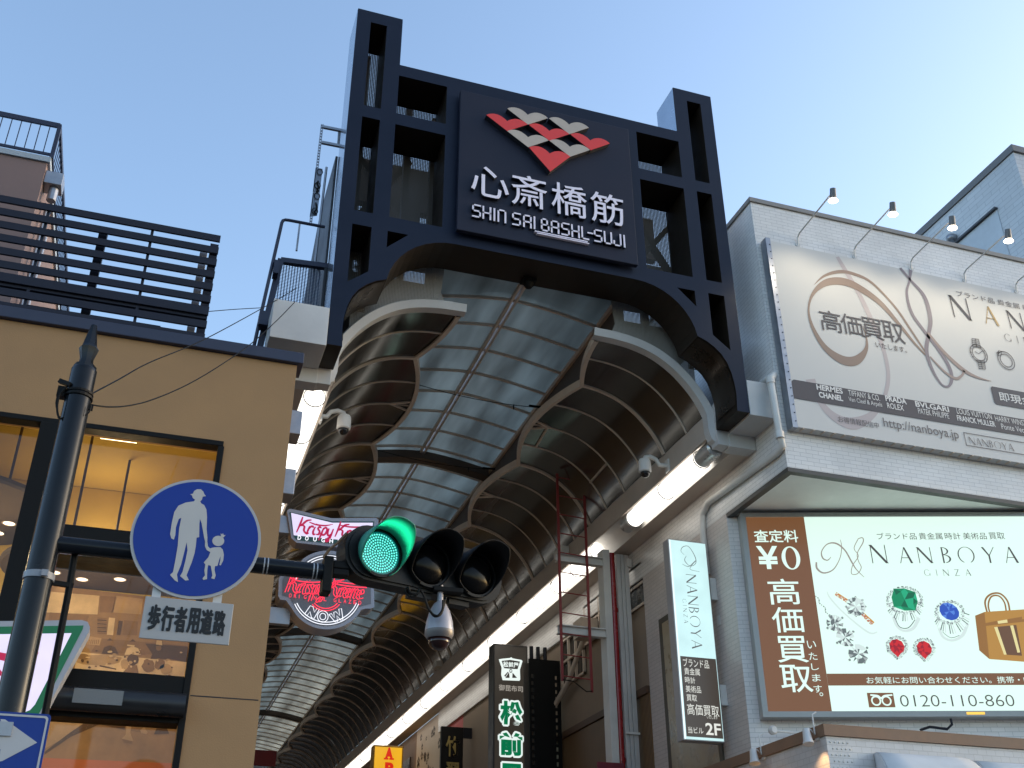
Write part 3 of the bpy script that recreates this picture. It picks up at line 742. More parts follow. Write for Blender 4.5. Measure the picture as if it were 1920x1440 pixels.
# slatted screen on the roof
SY = 12.72
sc = thing('slat_screen', (-3, SY, 8.92), 'black horizontal slat screen standing on the ochre roof edge', 'screen')
slm = mat('slat_black', (.012, .014, .026), .5, 0, .2, 2, 0, .25)
for i in range(9):
    z = 9.03 + i * .2005
    z1 = z + (.105 if i != 2 else .13)
    MB().box(-6.5, .02, SY, SY + .035, z, z1).build('slat', slm, sc, bevel=.003)
for x, w_ in ((-1.49, .11), (-.17, .10), (-2.9, .11), (-4.3, .11)):
    MB().box(x - w_ / 2, x + w_ / 2, SY + .12, SY + .22, 8.76, 10.60).build('post', M['galv'] if x > -.3 else slm, sc, bevel=.004)
for x in (-.875, -2.2, -3.6): MB().box(x - .018, x + .018, SY + .037, SY + .08, 8.76, 10.66).build('stiffener', slm, sc)
mb = MB()
for i in range(9): mb.box(-.10, .012, SY + .225, SY + 1.6, 9.03 + i * .2005, 9.135 + i * .2005)
mb.build('return_slats', slm, sc)
MB().box(-6.5, .0, SY + .04, SY + .1, 9.39, 9.49).build('mid_rail', slm, sc)

# mauve building behind, with roof railing
MY = 20.0
M['mauve'] = mat('mauve_render', (.20, .135, .125), .85, 0, .12, .7, .08)
mv = thing('mauve_building', (-6, MY, 0), 'mauve rendered building with a roof railing behind the slat screen', 'building')
MB().box(-11, -3.715, MY, MY + 12, 0, 17.0).build('wall', M['mauve'], mv)
MB().box(-11, -3.66, MY - .05, MY + 12, 17.005, 17.14).build('roof_edge', mat('pale_edge', (.30, .34, .38), .5), mv)
MB().box(-3.71, -.93, MY + 1.0, MY + 9, 0, 13.95).build('lower_wing', M['mauve'], mv)
MB().box(-3.70, -.90, MY + .95, MY + 9, 13.955, 14.03).build('wing_coping', M['dark'], mv)
for z in (14.6, 15.2, 15.9): pass
mb = MB(); mb.tube([(-3.60, MY + .6, 16.3), (-3.60, MY + .6, 10)], .05, 8); mb.tube([(-3.60, MY + 1.3, 16.0), (-3.60, MY + 1.3, 10)], .035, 8)
mb.build('downpipe', M['galv'], mv)
ac = MB(); c = atX(97, 352, -3.55); ac.box(-3.71, -3.35, c.y - .18, c.y + .22, c.z - .02, c.z + .3); ac.tube([(-3.5, c.y, c.z - .02), (-3.5, c.y, c.z - .35)], .1, 10)
ac.build('vent_hood', M['galv'], mv, bevel=.01)
rl = thing('roof_railing', (-6, MY, 17.14), 'dark thin railing round the mauve roof', 'railing')
rm = mat('railing_navy', (.02, .024, .05), .45, .2)
RX, RT, RBt = -3.66, 18.06, 17.24
mb = MB(); mb.bar((-11, MY, RT), (RX, MY, RT), .05, .12); mb.bar((RX, MY, RT), (RX, MY + 11, RT), .05, .12); mb.build('top_rail', rm, rl)
mb = MB(); mb.bar((-11, MY, RBt), (RX, MY, RBt), .04, .06); mb.bar((RX, MY, RBt), (RX, MY + 11, RBt), .04, .06); mb.build('bottom_rail', rm, rl)
MB().bar((RX, MY, 17.14), (RX, MY, RT), .08).build('corner_post', rm, rl)
for i in range(12):
    x = RX - .19 * (i + 1); MB().bar((x, MY, RBt), (x, MY, RT - .05), .018).build('baluster', rm, rl)
for i in range(50):
    y = MY + .2 * (i + 1); MB().bar((RX, y, RBt), (RX, y, RT - .05), .018).build('baluster', rm, rl)

# service platform, cage and rails left of the gate
pf = thing('service_platform', (1.3, 14.8, 10.7), 'expanded metal cage platform with bent guard pipe left of the gate', 'platform')
PP = YP(14.85); z3 = (470, 380); k3 = .19444
def p3(pts): return Q(z3, k3, pts)
MB().poly(PP, p3([(300, 560), (690, 620), (655, 1040), (90, 1420), (160, 1130)]), .004, 0).build('mesh_panel', M['expmesh'], pf)
fm = mat('platform_navy', (.022, .026, .05), .45, .2, .2)
mb = MB()
def pl(a, b, t, Y=14.82):
    p = atY(*p3([a])[0], Y); q = atY(*p3([b])[0], Y); mb.bar(p, q, t)
pl((290, 555), (80, 1430), .10); pl((290, 560), (780, 625), .09)
pl((250, 655), (225, 660), .14); mb.build('frame', fm, pf)
mb = MB(); pts = [atY(*q, 14.7) for q in p3([(20, 1440), (110, 1030), (300, 195)])] + [atY(*q, 14.7) for q in p3([(312, 172), (335, 166), (370, 170)])] + [atY(*p3([(715, 235)])[0], 14.7)]
mb.tube(pts, .028, 8); mb.build('guard_pipe', fm, pf, smooth='auto')
mb = MB(); a = atY(*p3([(150, 1120)])[0], 14.75); MB().box(a.x - .12, a.x + .12, 14.6, 14.8, a.z - .2, a.z + .05).build('clamp', fm, pf)
a = atY(*p3([(240, 650)])[0], 14.75); mb.box(a.x - .04, a.x + .04, 14.6, 14.8, a.z - .15, a.z + .1); mb.build('clamp', fm, pf)
mb = MB(); mb.tube([(1.55, 14.9, 10.7), (1.60, 14.95, 14.2)], .022, 6)
pts = [atY(*q, 14.88) for q in p3([(650, 640), (670, 690), (640, 780), (600, 900), (585, 970)])]; mb.tube(pts, .012, 5); mb.build('conduit', M['galv'], pf)
sd = MB()
a = atX(642, 275, 1.72)
sd.prism(XP(1.74), [(14.78, 14.35), (14.78, 10.75), (19.5, 10.75), (19.5, 12.2), (17.6, 13.2), (16.4, 14.25)], -.02, .02)
tag(sd.build('side_cladding', mat('side_cladding_dark', (.022, .024, .03), .5, .2, .25, 1)), 'dark sloping cladding sheet behind the left gate tower', 'cladding')
cr_ = thing('cable_rail', (1.45, 15.1, 13), 'slotted vertical cable rail with junction trays left of the gate tower', 'cable rail')
z4 = (560, 210); k4 = .14581
def p4(pts): return Q(z4, k4, pts)
mb = MB()
def pb(a, b, t, Y=15.0, d=.04):
    p = atY(*p4([a])[0], Y); q = atY(*p4([b])[0], Y); mb.bar(p, q, t, d)
pb((290, 165), (140, 1440), .012); pb((315, 165), (166, 1440), .012)
for i in range(36):
    t_ = i / 35; pb((290 - 150 * t_, 170 + 1270 * t_), (316 - 150 * t_, 172 + 1270 * t_), .022, 15.0, .02)
p = atY(562, 420, 15.0); q = atY(556, 470, 15.0); mb.bar(p, q, .03, .04)
mb.build('rail', M['galv'], cr_)
mb = MB(); PT = YP(15.0)
mb.poly(PT, p4([(215, 725), (305, 740), (270, 1040), (180, 1030)]), .02, .0); mb.poly(PT, p4([(180, 1045), (272, 1055), (235, 1335), (140, 1350)]), .02, 0)
mb.build('junction_tray', mat('tray_grey', (.22, .24, .28), .4, .6, .3, 8), cr_)
mb = MB()
for cx, cy, r_ in ((268, 785, 26), (240, 960, 30), (232, 1095, 26), (205, 1290, 30)):
    u, v = PT.uv(*p4([(cx, cy)])[0]); mb.ring(PT, u, v, .055, .075, .014, .016, .035, 18)
for q in ([(250, 900), (235, 940), (255, 985), (220, 1010)], [(215, 1180), (230, 1260), (195, 1300), (225, 1330)], [(225, 1010), (250, 1030), (215, 1045)]): mb.pribbon(PT, p4(q), 3, .04)
mb.build('cable_loop', M['black'], cr_)
mb = MB()
for a, b in (((300, 190), (600, 250)), ((285, 390), (590, 450))):
    mb.bar(atY(*p4([a])[0], 15.0), atY(*p4([b])[0], 14.9), .05)
mb.bar(atY(*p4([(525, 240)])[0], 14.95), atY(*p4([(512, 430)])[0], 14.95), .05, .04)
mb.build('bracket', M['galv'], cr_)

# grey boxes on the side street wall
for (px0, py0, px1, py1, Yb, lab) in ((545, 771, 568, 812, 13.4, 'upper grey bracket box beside the ochre corner'), (533, 880, 556, 925, 13.4, 'lower grey bracket box beside the ochre corner')):
    a = atY(px0, py1, Yb); b = atY(px1, py0, Yb)
    t = MB().box(1.15, b.x, Yb, Yb + .35, a.z, b.z).build('bracket_box', M['galv'], None, bevel=.01); tag(t, lab, 'box')

# ------------------------------------------------------------------ doughnut shop signs
def silhouette_box(t, P, px, w0, w1, m, name='case'):
    return MB().poly(P, px, w1, w0).build(name, m, t, bevel=.012)
sgm = mat('sign_case_grey', (.22, .24, .30), .45, .1, .1, 3)
M['kk_white'] = emit('sign_white_lit', (.78, .70, 1.0), .95, .3, .08, 2)
M['kk_green'] = emit('sign_green_lit', (.004, .035, .03), .8)
M['kk_greenbig'] = emit('sign_green_big', (.0, .085, .03), 1.0)
M['kk_red'] = emit('sign_red_script', (.45, .0, .055), .9)
M['neon_red'] = emit('neon_red', (1.0, .02, .06), 1.5)
M['neon_white'] = emit('neon_white', (.9, .92, 1.0), 1.2)
SCRIPT = {  # hand drawn script, unit boxes, list of strokes
 'K': [[(.16, .98), (.12, .6), (.02, .02)], [(.62, .86), (.40, .78), (.22, .52), (.14, .42)], [(.18, .50), (.34, .42), (.36, .18), (.52, .02), (.62, .08)]],
 'r': [[(.10, .48), (.06, .25), (.02, .02)], [(.08, .30), (.16, .46), (.26, .48), (.28, .40)]],
 'i': [[(.12, .48), (.06, .2), (.10, .02), (.20, .06)], [(.17, .64), (.18, .67)]],
 's': [[(.24, .44), (.14, .50), (.08, .38), (.18, .24), (.16, .06), (.04, .04)]],
 'p': [[(.10, .48), (.04, .1), (-.03, -.30)], [(.08, .34), (.18, .50), (.28, .40), (.24, .14), (.12, .04), (.06, .14)]],
 'y': [[(.06, .48), (.03, .2), (.10, .04), (.22, .16)], [(.28, .48), (.22, .10), (.14, -.25), (.02, -.30), (.06, -.16), (.20, .0)]],
 'e': [[(.06, .22), (.24, .30), (.22, .46), (.10, .42), (.04, .2), (.12, .03), (.26, .08)]],
 'm': [[(.08, .48), (.02, .02)], [(.06, .30), (.16, .48), (.22, .40), (.16, .02)], [(.19, .28), (.30, .48), (.36, .40), (.31, .06), (.38, .05)]]}
ADV = {'K': .50, 'r': .26, 'i': .19, 's': .25, 'p': .31, 'y': .31, 'e': .25, 'm': .40}
def script(mb, P, bl, tr, word, th, w, outline=False):
    """script word in the px rectangle; runs along the sign's own u axis"""
    a = P.uv(*bl); b = P.uv(*tr)
    tot = sum(ADV.get(c, .22) for c in word); x = 0
    fx = (b[0] - a[0]) / tot; fy = (b[1] - a[1])
    for c in word:
        if c == ' ': x += .10; continue
        for st in SCRIPT[c]:
            pts = [(a[0] + (x + px + .10 * py) * fx, a[1] + py * fy) for px, py in st]
            if outline:
                for o in (-1, 1):
                    q = [(p[0] + o * th * 1.1, p[1] + o * th * .35) for p in pts]; mb.ribbon(P, q, th * .62, w, 5)
            else:
                mb.ribbon(P, pts, [th * .75] + [th * 1.25] * (len(pts) - 2) + [th * .7] if len(pts) > 2 else th, w, 5)
        x += ADV[c]
z5 = (470, 780); k5 = .27778
def p5(pts): return Q(z5, k5, pts)
PK = YP(13.2)
k1 = thing('bowtie_sign', (1.95, 13.2, 6.6), 'small lit white and green bowtie doughnut sign behind the traffic signal', 'shop sign')
o1 = [(245, 640), (262, 625), (300, 632), (545, 690), (845, 688), (862, 700), (862, 730), (830, 870), (790, 890), (600, 888), (310, 855), (275, 825)]
silhouette_box(k1, PK, p5(o1), -.22, 0, sgm)
mb = MB(); mb.poly(PK, p5([(262, 648), (300, 655), (550, 712), (835, 712), (800, 870), (610, 868), (312, 838), (290, 812)]), .004); mb.build('green_border', M['kk_green'], k1)
mb = MB(); mb.poly(PK, p5([(272, 655), (550, 722), (825, 722), (805, 842), (610, 838), (290, 806)]), .008); mb.build('lit_face', M['kk_white'], k1)
mb = MB(); script(mb, PK, p5([(305, 790)])[0], p5([(808, 735)])[0], 'Krispy Kreme', .022, .012)
mb.pribbon(PK, p5([(395, 718), (440, 735), (500, 742), (555, 733)]), [2, 3.2, 3.2, 1], .012); mb.pribbon(PK, p5([(600, 738), (660, 750), (740, 752), (800, 745)]), [2, 3.2, 3.2, 1], .012)
mb.build('script_lettering', M['kk_red'], k1)
mb = MB()
for ch, x in zip('DOUGHNUTS', (315, 365, 420, 475, 530, 585, 640, 695, 750)):
    y = 836 + (x - 315) * .105; ptext(mb, PK, ch, p5([(x, y)])[0], p5([(x + 26, y - 26)])[0], .012, None, .02)
mb.build('small_lettering', M['neon_white'], k1)
mb = MB(); mb.box(1.2, 1.5, 13.26, 13.36, 6.72, 6.95); mb.build('bracket', M['galv'], k1)
# neon sign below
PK2 = YP(13.15)
k2 = thing('neon_sign', (1.95, 13.15, 5.8), 'round grey neon doughnut sign with red script and white NOW letters', 'shop sign')
cc = (515, 1160)
def ringpts(c, rx, ry, a0, a1, n=20): return [(c[0] + rx * math.cos(R(a0 + (a1 - a0) * i / n)), c[1] - ry * math.sin(R(a0 + (a1 - a0) * i / n))) for i in range(n + 1)]
body = [(190, 1100), (205, 1065), (235, 1058), (265, 1062), (300, 1030)] + ringpts((520, 1170), 270, 262, 128, 35, 14) + [(765, 1120), (800, 1118), (832, 1140), (835, 1290), (808, 1300), (775, 1300)] + ringpts((515, 1190), 262, 250, -28, -152, 22) + [(240, 1245), (200, 1238), (186, 1215)]
silhouette_box(k2, PK2, p5(body), -.30, 0, sgm)
inner = [(215, 1110), (225, 1085), (250, 1085), (310, 1050)] + ringpts((520, 1170), 248, 240, 125, 38, 12) + [(745, 1140), (790, 1142), (810, 1155), (812, 1270), (760, 1280)] + ringpts((515, 1190), 238, 228, -26, -153, 18) + [(262, 1222), (215, 1212)]
MB().poly(PK2, p5(inner), .005).build('face', mat('neon_face_grey', (.10, .11, .135), .5, 0, .1, 3), k2)
mb = MB()
script(mb, PK2, p5([(235, 1195)])[0], p5([(770, 1108)])[0], 'Krispy Kreme', .016, .03, True)
mb.pribbon(PK2, p5([(265, 1098), (330, 1120), (420, 1128), (520, 1120)]), 2.2, .03); mb.pribbon(PK2, p5([(540, 1130), (620, 1148), (720, 1160), (780, 1162)]), 2.2, .03); mb.pribbon(PK2, p5([(560, 1118), (640, 1132), (730, 1142), (782, 1148)]), 2.0, .03)
for ch, x in zip('ORIGINAL GLAZED', [255 + i * 33.5 for i in range(15)]):
    if ch == ' ': continue
    y = 1228 + (x - 255) * .105; ptext(mb, PK2, ch, p5([(x, y)])[0], p5([(x + (20 if ch != 'I' else 6), y - 24)])[0], .03)
for r_ in (95, 112): mb.pribbon(PK2, p5(ringpts((505, 1218), r_, r_ * .9, -35, -145, 10)), 1.6, .03)
mb.build('red_tube', M['neon_red'], k2)
mb = MB()
for ry in (222, 206): mb.pribbon(PK2, p5(ringpts((510, 1190), ry + 10, ry, -22, -158, 24)), 1.5, .03)
for ry in (222, 206): mb.pribbon(PK2, p5(ringpts((520, 1170), ry + 10, ry, 48, 132, 18)), 1.5, .03)
for a0 in (20, 160):
    mb.pribbon(PK2, p5(ringpts((520, 1170), 226, 216, a0 - 4, a0 + 4, 3)), 1.5, .03)
def outl(pts):
    mb.pribbon(PK2, p5(pts + [pts[0]]), 1.25, .03, 2, False)
outl([(362, 1340), (400, 1285), (418, 1292), (428, 1330), (445, 1302), (462, 1308), (425, 1372), (408, 1366), (398, 1325), (378, 1352)])
mb.pribbon(PK2, p5(ringpts((484, 1358), 36, 38, 0, 360, 20)), 1.25, .03); mb.pribbon(PK2, p5(ringpts((484, 1358), 20, 22, 0, 360, 16)), 1.25, .03)
outl([(525, 1345), (542, 1338), (562, 1368), (558, 1330), (572, 1325), (598, 1352), (592, 1308), (610, 1304), (620, 1378), (606, 1384), (578, 1352), (584, 1392), (568, 1396)])
mb.build('white_tube', M['neon_white'], k2)
MB().box(1.2, 1.55, 13.3, 13.4, 5.55, 5.75).build('bracket', M['galv'], k2)
# big bowtie sign on the ochre front, half hidden by the pole
PB = YP(12.05); z6 = (0, 1140); k6 = .20833
def p6(pts): return Q(z6, k6, pts)
b3 = thing('bowtie_sign', (-1.6, 12.05, 4.5), 'large lit bowtie sign with green border cut by the left picture edge', 'shop sign')
def mir(pts, c=-420): return pts + [(2 * c - x, y + (2 * (x - c)) * -.105) for x, y in reversed(pts)]
# right half drawn from the photo, the left half mirrored about the sign's middle in metres
def half_sign(pts):
    r_ = [PB.uv(*q) for q in p6(pts)]; uc = -1.95
    return r_ + [(2 * uc - u, v) for u, v in reversed(r_)]
mb = MB(); mb.prism(PB, half_sign([(-400, 150), (0, 118), (735, 108), (790, 125), (810, 175), (800, 215), (390, 955), (340, 1010), (0, 1000), (-400, 960)]), -.25, 0); mb.build('case', mat('sign_case_pale', (.33, .34, .38), .45, 0, .1, 3), b3, bevel=.015)
mb = MB(); mb.prism(PB, half_sign([(-400, 190), (0, 168), (752, 158), (745, 190), (355, 945), (310, 985), (0, 985), (-400, 940)]), .004, .004); mb.build('green_border', M['kk_greenbig'], b3)
mb = MB(); mb.prism(PB, half_sign([(-400, 262), (0, 238), (645, 228), (315, 870), (270, 920), (220, 940), (0, 940), (-400, 890)]), .008, .008); mb.build('lit_face', M['kk_white'], b3)
mb = MB(); mb.pribbon(PB, p6([(-300, 380), (0, 435), (180, 470), (300, 440), (345, 402)]), [8, 15, 14, 9, 2], .012); mb.pribbon(PB, p6([(-200, 700), (60, 745), (150, 745), (205, 715)]), [8, 8, 6, 2], .012)
mb.pribbon(PB, p6([(-60, 440), (-20, 560), (60, 620), (120, 560)]), [8, 8, 6, 2], .012)
mb.build('script_lettering', M['kk_red'], b3)
# ------------------------------------------------------------------ white tiled corner building on the right
M['tile'] = tile('white_glazed_tile', (.74, .72, .70), (.42, .41, .41), .24, .074, (1, 1, 0), .28, .0034, .35)
M['tile_low'] = tile('white_tile_lower', (.74, .71, .69), (.48, .47, .46), .227, .075, (1.054, 0, 0), .3, .004, .35)
M['coping_grey'] = mat('grey_coping', (.23, .215, .20), .5, .2, .12, 2)
BX, BY, BZ, BT = 9.44, 13.9, 9.09, 14.60
UL = Vector((.9487, -.3166, 0))
tb = thing('tiled_building', (12, BY, 0), 'white glazed tile corner building carrying the big printed billboard', 'building')
MB().box(BX, 24, BY, 36, BZ, BT).build('upper_wall', M['tile'], tb)
MB().box(BX - .03, 24.03, BY - .035, 36, BT + .003, BT + .105).build('coping', M['coping_grey'], tb, bevel=.008)
mb = MB(); mb.box(BX, 24, BY + .0, BY + .12, BZ - .075, BZ - .003); mb.box(BX, BX + .12, BY + .123, 16.0, BZ - .075, BZ - .003)
mb.build('drip_edge', mat('drip_edge_dark', (.06, .055, .05), .5), tb)
mb = MB(); mb.add([(BX + .125, BY + .125, BZ - .03), (24, BY + .125, BZ - .03), (24, 36, BZ - .03), (BX + .125, 36, BZ - .03)], [(0, 1, 2, 3)])
mb.build('soffit', mat('soffit_white', (.86, .86, .82), .6, 0, .12, 1.2), tb)
PWALL = Plane((9.44, 16.0, 0), UL)
mb = MB(); mb.pbox(PWALL, 0.0, 12, 0, BZ - .08, -.4, 0); mb.build('angled_wall', M['tile_low'], tb)
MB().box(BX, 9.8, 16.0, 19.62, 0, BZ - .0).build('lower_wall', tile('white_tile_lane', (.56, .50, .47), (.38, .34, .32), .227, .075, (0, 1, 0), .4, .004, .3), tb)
wf = MB()
wf.box(BX - .04, BX + .02, 16.9, 18.95, 3.0, 7.98); wf.build('side_window_frame', mat('bronze_frame', (.09, .075, .055), .45, .4), tb)
MB().box(BX - .045, BX + .03, 17.0, 18.80, 3.1, 7.86).build('side_window_pane', mat('side_pane', (.34, .27, .17), .3, 0, .2), tb)
# downpipe that bends round the corner
mb = MB(); xr = BX - .06
e1 = atY(1442, 700, 13.82); e2 = atY(1463, 826, 13.82)
pts = [(xr, 15.4, e1.z + .03), (xr, 14.0, e1.z + .02), (xr + .02, 13.86, e1.z), (e1.x + .01, 13.82, e1.z - .14), (e2.x - .0, 13.82, e2.z + .1), (xr + .01, 13.88, e2.z - .06), (xr, 14.05, e2.z - .11), (xr, 16.5, 9.50), (xr, 16.75, 9.36), (xr, 16.8, 9.1), (xr, 16.8, 8.2)]
mb.tube(pts, .062, 12)
for i in (3, 4): mb.tube([Vector(pts[i]) + Vector((0, 0, .06)), Vector(pts[i]) - Vector((0, 0, .06))], .074, 12)
o = mb.build('downpipe', M['whitepaint'], None, smooth='auto'); tag(o, 'white drain pipe bending round the tiled corner beside the gate', 'pipe')
# tall tiled block further back
rb = thing('tiled_block', (20, 15, 0), 'taller pale tiled block rising behind the billboard building', 'building')
KX, KY, KZ = 17.10, 14.5, 18.45
MB().box(KX, 30, KY, 40, 0, KZ).build('wall', tile('blue_white_tile', (.56, .58, .61), (.38, .40, .44), .5, .125, (1, 1, 0), .3, .007, .3), rb)
MB().box(KX - .04, 30, KY - .05, 40, KZ + .003, KZ + .2).build('coping', mat('dark_coping', (.14, .135, .14), .5, .1), rb, bevel=.01)
PK_ = XP(KX)
hd = [PK_.uv(*q) for q in Q((1660, 270), .14582, [(985, 1210), (1435, 825), (1600, 1250), (1300, 1500)])]
MB().prism(PK_, [(18.2, 17.42), (15.36, 17.42), (15.36, 14.2), (18.2, 14.2)], 0, .02).build('blank_panel', mat('pale_panel', (.46, .50, .55), .45), rb)
mb = MB(); a = PK_.uv(1803, 447); b_ = PK_.uv(1869, 391); mb.prism(PK_, [(16.75, 17.43), (15.34, 17.43), (15.34, 17.48), (16.75, 17.48)], 0, .09); mb.build('hood', mat('hood_dark', (.05, .05, .06), .5), rb)
c = PK_.uv(1790, 446); mb = MB(); p = PK_.at(c[0], c[1]); mb.lathe(p, (-1, 0, -.3), [(.10, 0), (.12, .10), (.09, .20), (.0, .24)], 12); mb.build('vent_cowl', M['galv'], rb, smooth=True)

# ---- printed billboard
PBB = YP(13.72)
bb = thing('billboard', (12, 13.72, 9.6), 'large pale printed billboard with a ribbon initial on the tiled wall', 'billboard')
bl = PBB.uv(1494, 800); tl_ = PBB.uv(1447, 452)
U0, V0, V1 = 9.625, bl[1], tl_[1]
M['bb'] = mat('billboard_vinyl', (.57, .56, .545), .55, 0, .05, .4, .03, .3, (1, 1, 1), 3)
MB().pbox(PBB, U0, 22, V0, V1, -.178, 0).build('panel', M['bb'], bb)
MB().pbox(PBB, U0 - .10, U0 - .003, V0 - .02, V1 + .05, -.16, .012).build('edge_strip', M['galv'], bb)
mb = MB()
for i in range(24):
    mb.lathe(PBB.at(U0 - .03, V0 + .1 + i * (V1 - V0 - .2) / 23, .012), PBB.n, [(.012, 0), (.010, .010)], 8)
o = mb.build('rivet_row', M['dark'], bb); o['kind'] = 'stuff'
mb = MB()
for i in range(60): mb.pbox(PBB, U0 + .1 + i * .2, U0 + .125 + i * .2, V0 - .016, V0 - .002, -.12, .002)
o = mb.build('lacing_clip', M['tan'], bb); o['kind'] = 'stuff'
def ink(n, c, r=.5): return mat('ink_' + n, c, r, 0, .06, 1)
I = dict(dark=ink('dark', (.055, .045, .05)), brown=ink('brown', (.24, .165, .125)), taupe=ink('taupe', (.30, .22, .19)), pale=ink('pale', (.43, .37, .37)),
         lilac=ink('lilac', (.20, .165, .185)), gold=ink('gold', (.34, .23, .09)), white=ink('white', (.68, .66, .64)), grey=ink('grey', (.12, .11, .115)))
zb = (1440, 500); kb = .26388
def pB(pts): return Q(zb, kb, pts)
mb = MB()
mb.pribbon(PBB, pB([(492, -70), (545, 20), (640, 180), (730, 370), (800, 530), (845, 690), (852, 820), (815, 950), (730, 1060), (610, 1115), (500, 1085), (400, 1000), (335, 880), (300, 800)]), [x_ * kb for x_ in [26, 34, 34, 36, 30, 26, 26, 26, 44, 76, 62, 46, 56, 66]], .003)
mb.build('ribbon_tail', I['pale'], bb)
mb = MB()
mb.pribbon(PBB, pB([(328, 128), (400, 66), (510, 36), (620, 56), (740, 118), (900, 285), (1010, 445), (1120, 610)]), [x_ * kb for x_ in [2, 14, 22, 22, 18, 16, 16, 12]], .0045)
mb.pribbon(PBB, pB([(672, 420), (700, 520), (690, 600), (620, 668), (520, 660), (400, 570), (312, 420), (288, 290), (328, 180), (420, 112), (540, 108), (660, 160), (800, 262), (930, 410), (1040, 545), (1130, 640)]),
           [x_ * kb for x_ in [3, 12, 28, 56, 60, 40, 22, 12, 22, 44, 56, 52, 40, 26, 18, 12]], .006)
mb.build('ribbon_loop', I['brown'], bb)
mb = MB()
mb.pribbon(PBB, pB([(1012, 24), (1004, 100), (985, 190), (1020, 330), (1110, 460), (1210, 590), (1280, 700), (1305, 790), (1282, 850), (1230, 835), (1165, 730), (1125, 600), (1140, 480), (1152, 370), (1110, 215), (1010, 95), (938, 10)]),
           [x_ * kb for x_ in [24, 14, 16, 22, 22, 24, 24, 22, 14, 14, 20, 26, 24, 28, 28, 18, 18]], .0075)
mb.build('ribbon_twist', I['lilac'], bb)
mb = MB()
mb.pribbon(PBB, pB([(1135, 470), (1250, 610), (1380, 730), (1480, 785), (1585, 815)]), [x_ * kb for x_ in [16, 24, 28, 16, 3]], .009)
mb.pribbon(PBB, pB([(1392, 738), (1375, 775), (1330, 795), (1250, 745), (1150, 640)]), [x_ * kb for x_ in [14, 14, 18, 16, 10]], .009)
mb.build('ribbon_flourish', I['taupe'], bb)
def bt(mb, s, bl, tr, bold=0.0, w=.012, shear=0): ptext(mb, PBB, s, bl, tr, w, None, bold, shear)
mb = MB()
a = PBB.uv(*pB([(372, 440)])[0]); b_ = PBB.uv(*pB([(960, 530)])[0])
for i, ch in enumerate('高価買取'):
    x = 366 + 148 * i; y = 448 + 26 * i
    bt(mb, ch, pB([(x + 14, y)])[0], pB([(x + 140, y - 118)])[0])
ua, va = PBB.uv(*pB([(765, 570)])[0]); ub = PBB.uv(*pB([(985, 605)])[0])[0]; text(mb, PBB, 'いたします。', ua, va - .01, ub, va + .105, .012)
mb.build('headline_lettering', I['dark'], bb)
mb = MB(); ua, va = PBB.uv(*pB([(1338, 200)])[0]); ub = ua + 2.95; text(mb, PBB, 'ブランド品 貴金属 時計 美術品 買取', ua, va - .03, ub, va + .10, .012); ua, va = PBB.uv(*pB([(498, 1098)])[0]); ub = PBB.uv(*pB([(785, 1130)])[0])[0]; text(mb, PBB, 'お得情報配信中', ua, va - .02, ub, va + .10, .012)
mb.build('small_lettering', I['grey'], bb)
# roman capitals with thick and thin strokes
def caps(mb, P, word, u0, v0, h, track, w):
    x = u0
    def st(p, q, a, b=None):
        b = a if b is None else b
        mb.prism(P, [(x + p[0] * h - a * h / 2, v0 + p[1] * h), (x + p[0] * h + a * h / 2, v0 + p[1] * h), (x + q[0] * h + b * h / 2, v0 + q[1] * h), (x + q[0] * h - b * h / 2, v0 + q[1] * h)], w, w)
    for ch in word:
        if ch == 'N': st((.06, 0), (.06, 1), .045); st((.80, 0), (.80, 1), .045); st((.06, 1), (.80, 0), .15); st((.0, .98), (.10, 1), .1); adv = .88
        elif ch == 'A': st((.06, 0), (.40, 1), .045, .04); st((.74, 0), (.40, 1), .14, .10); mb.prism(P, [(x + .16 * h, v0 + .32 * h), (x + .62 * h, v0 + .32 * h), (x + .62 * h, v0 + .36 * h), (x + .17 * h, v0 + .36 * h)], w, w); adv = .82
        elif ch == 'B':
            st((.10, 0), (.10, 1), .09); mb.ring(P, x + .12 * h, v0 + .76 * h, .36 * h, .24 * h, .10 * h, .035 * h, w, 14, -88, 90); mb.ring(P, x + .12 * h, v0 + .27 * h, .44 * h, .27 * h, .11 * h, .035 * h, w, 14, -75, 90); adv = .66
        elif ch == 'O': mb.ring(P, x + .50 * h, v0 + .5 * h, .50 * h, .52 * h, .075 * h, .03 * h, w, 32, -65, 245); adv = 1.04
        elif ch == 'Y': st((.38, 0), (.38, .5), .10); st((.38, .45), (.06, 1), .10, .13); st((.38, .45), (.74, 1), .06, .045); adv = .82
        elif ch == 'G': mb.ring(P, x + .45 * h, v0 + .5 * h, .45 * h, .5 * h, .07 * h, .03 * h, w, 20, 40, 325); st((.84, .05), (.84, .42), .07); adv = .95
        elif ch == 'I': st((.08, 0), (.08, 1), .07); adv = .2
        elif ch == 'Z': mb.prism(P, [(x + .02 * h, v0 + .95 * h), (x + .7 * h, v0 + .95 * h), (x + .7 * h, v0 + h), (x + .02 * h, v0 + h)], w, w); mb.prism(P, [(x, v0), (x + .72 * h, v0), (x + .72 * h, v0 + .05 * h), (x, v0 + .05 * h)], w, w); st((.08, .02), (.64, .98), .10); adv = .78
        x += (adv + track) * h
    return x
for i, ch in enumerate('NANBOYA'):
    a = PBB.uv(*pB([(1315, 358)])[0]); u = a[0] + i * .62
    mb = MB(); caps(mb, PBB, ch, a[0] + (0, .73, 1.32, 2.02, 2.56, 3.25, 3.85)[i], a[1], .50 if i == 0 else .42, 0, .012)
    mb.build('capital_letter', I['gold'] if ch == 'A' else I['dark'], bb)
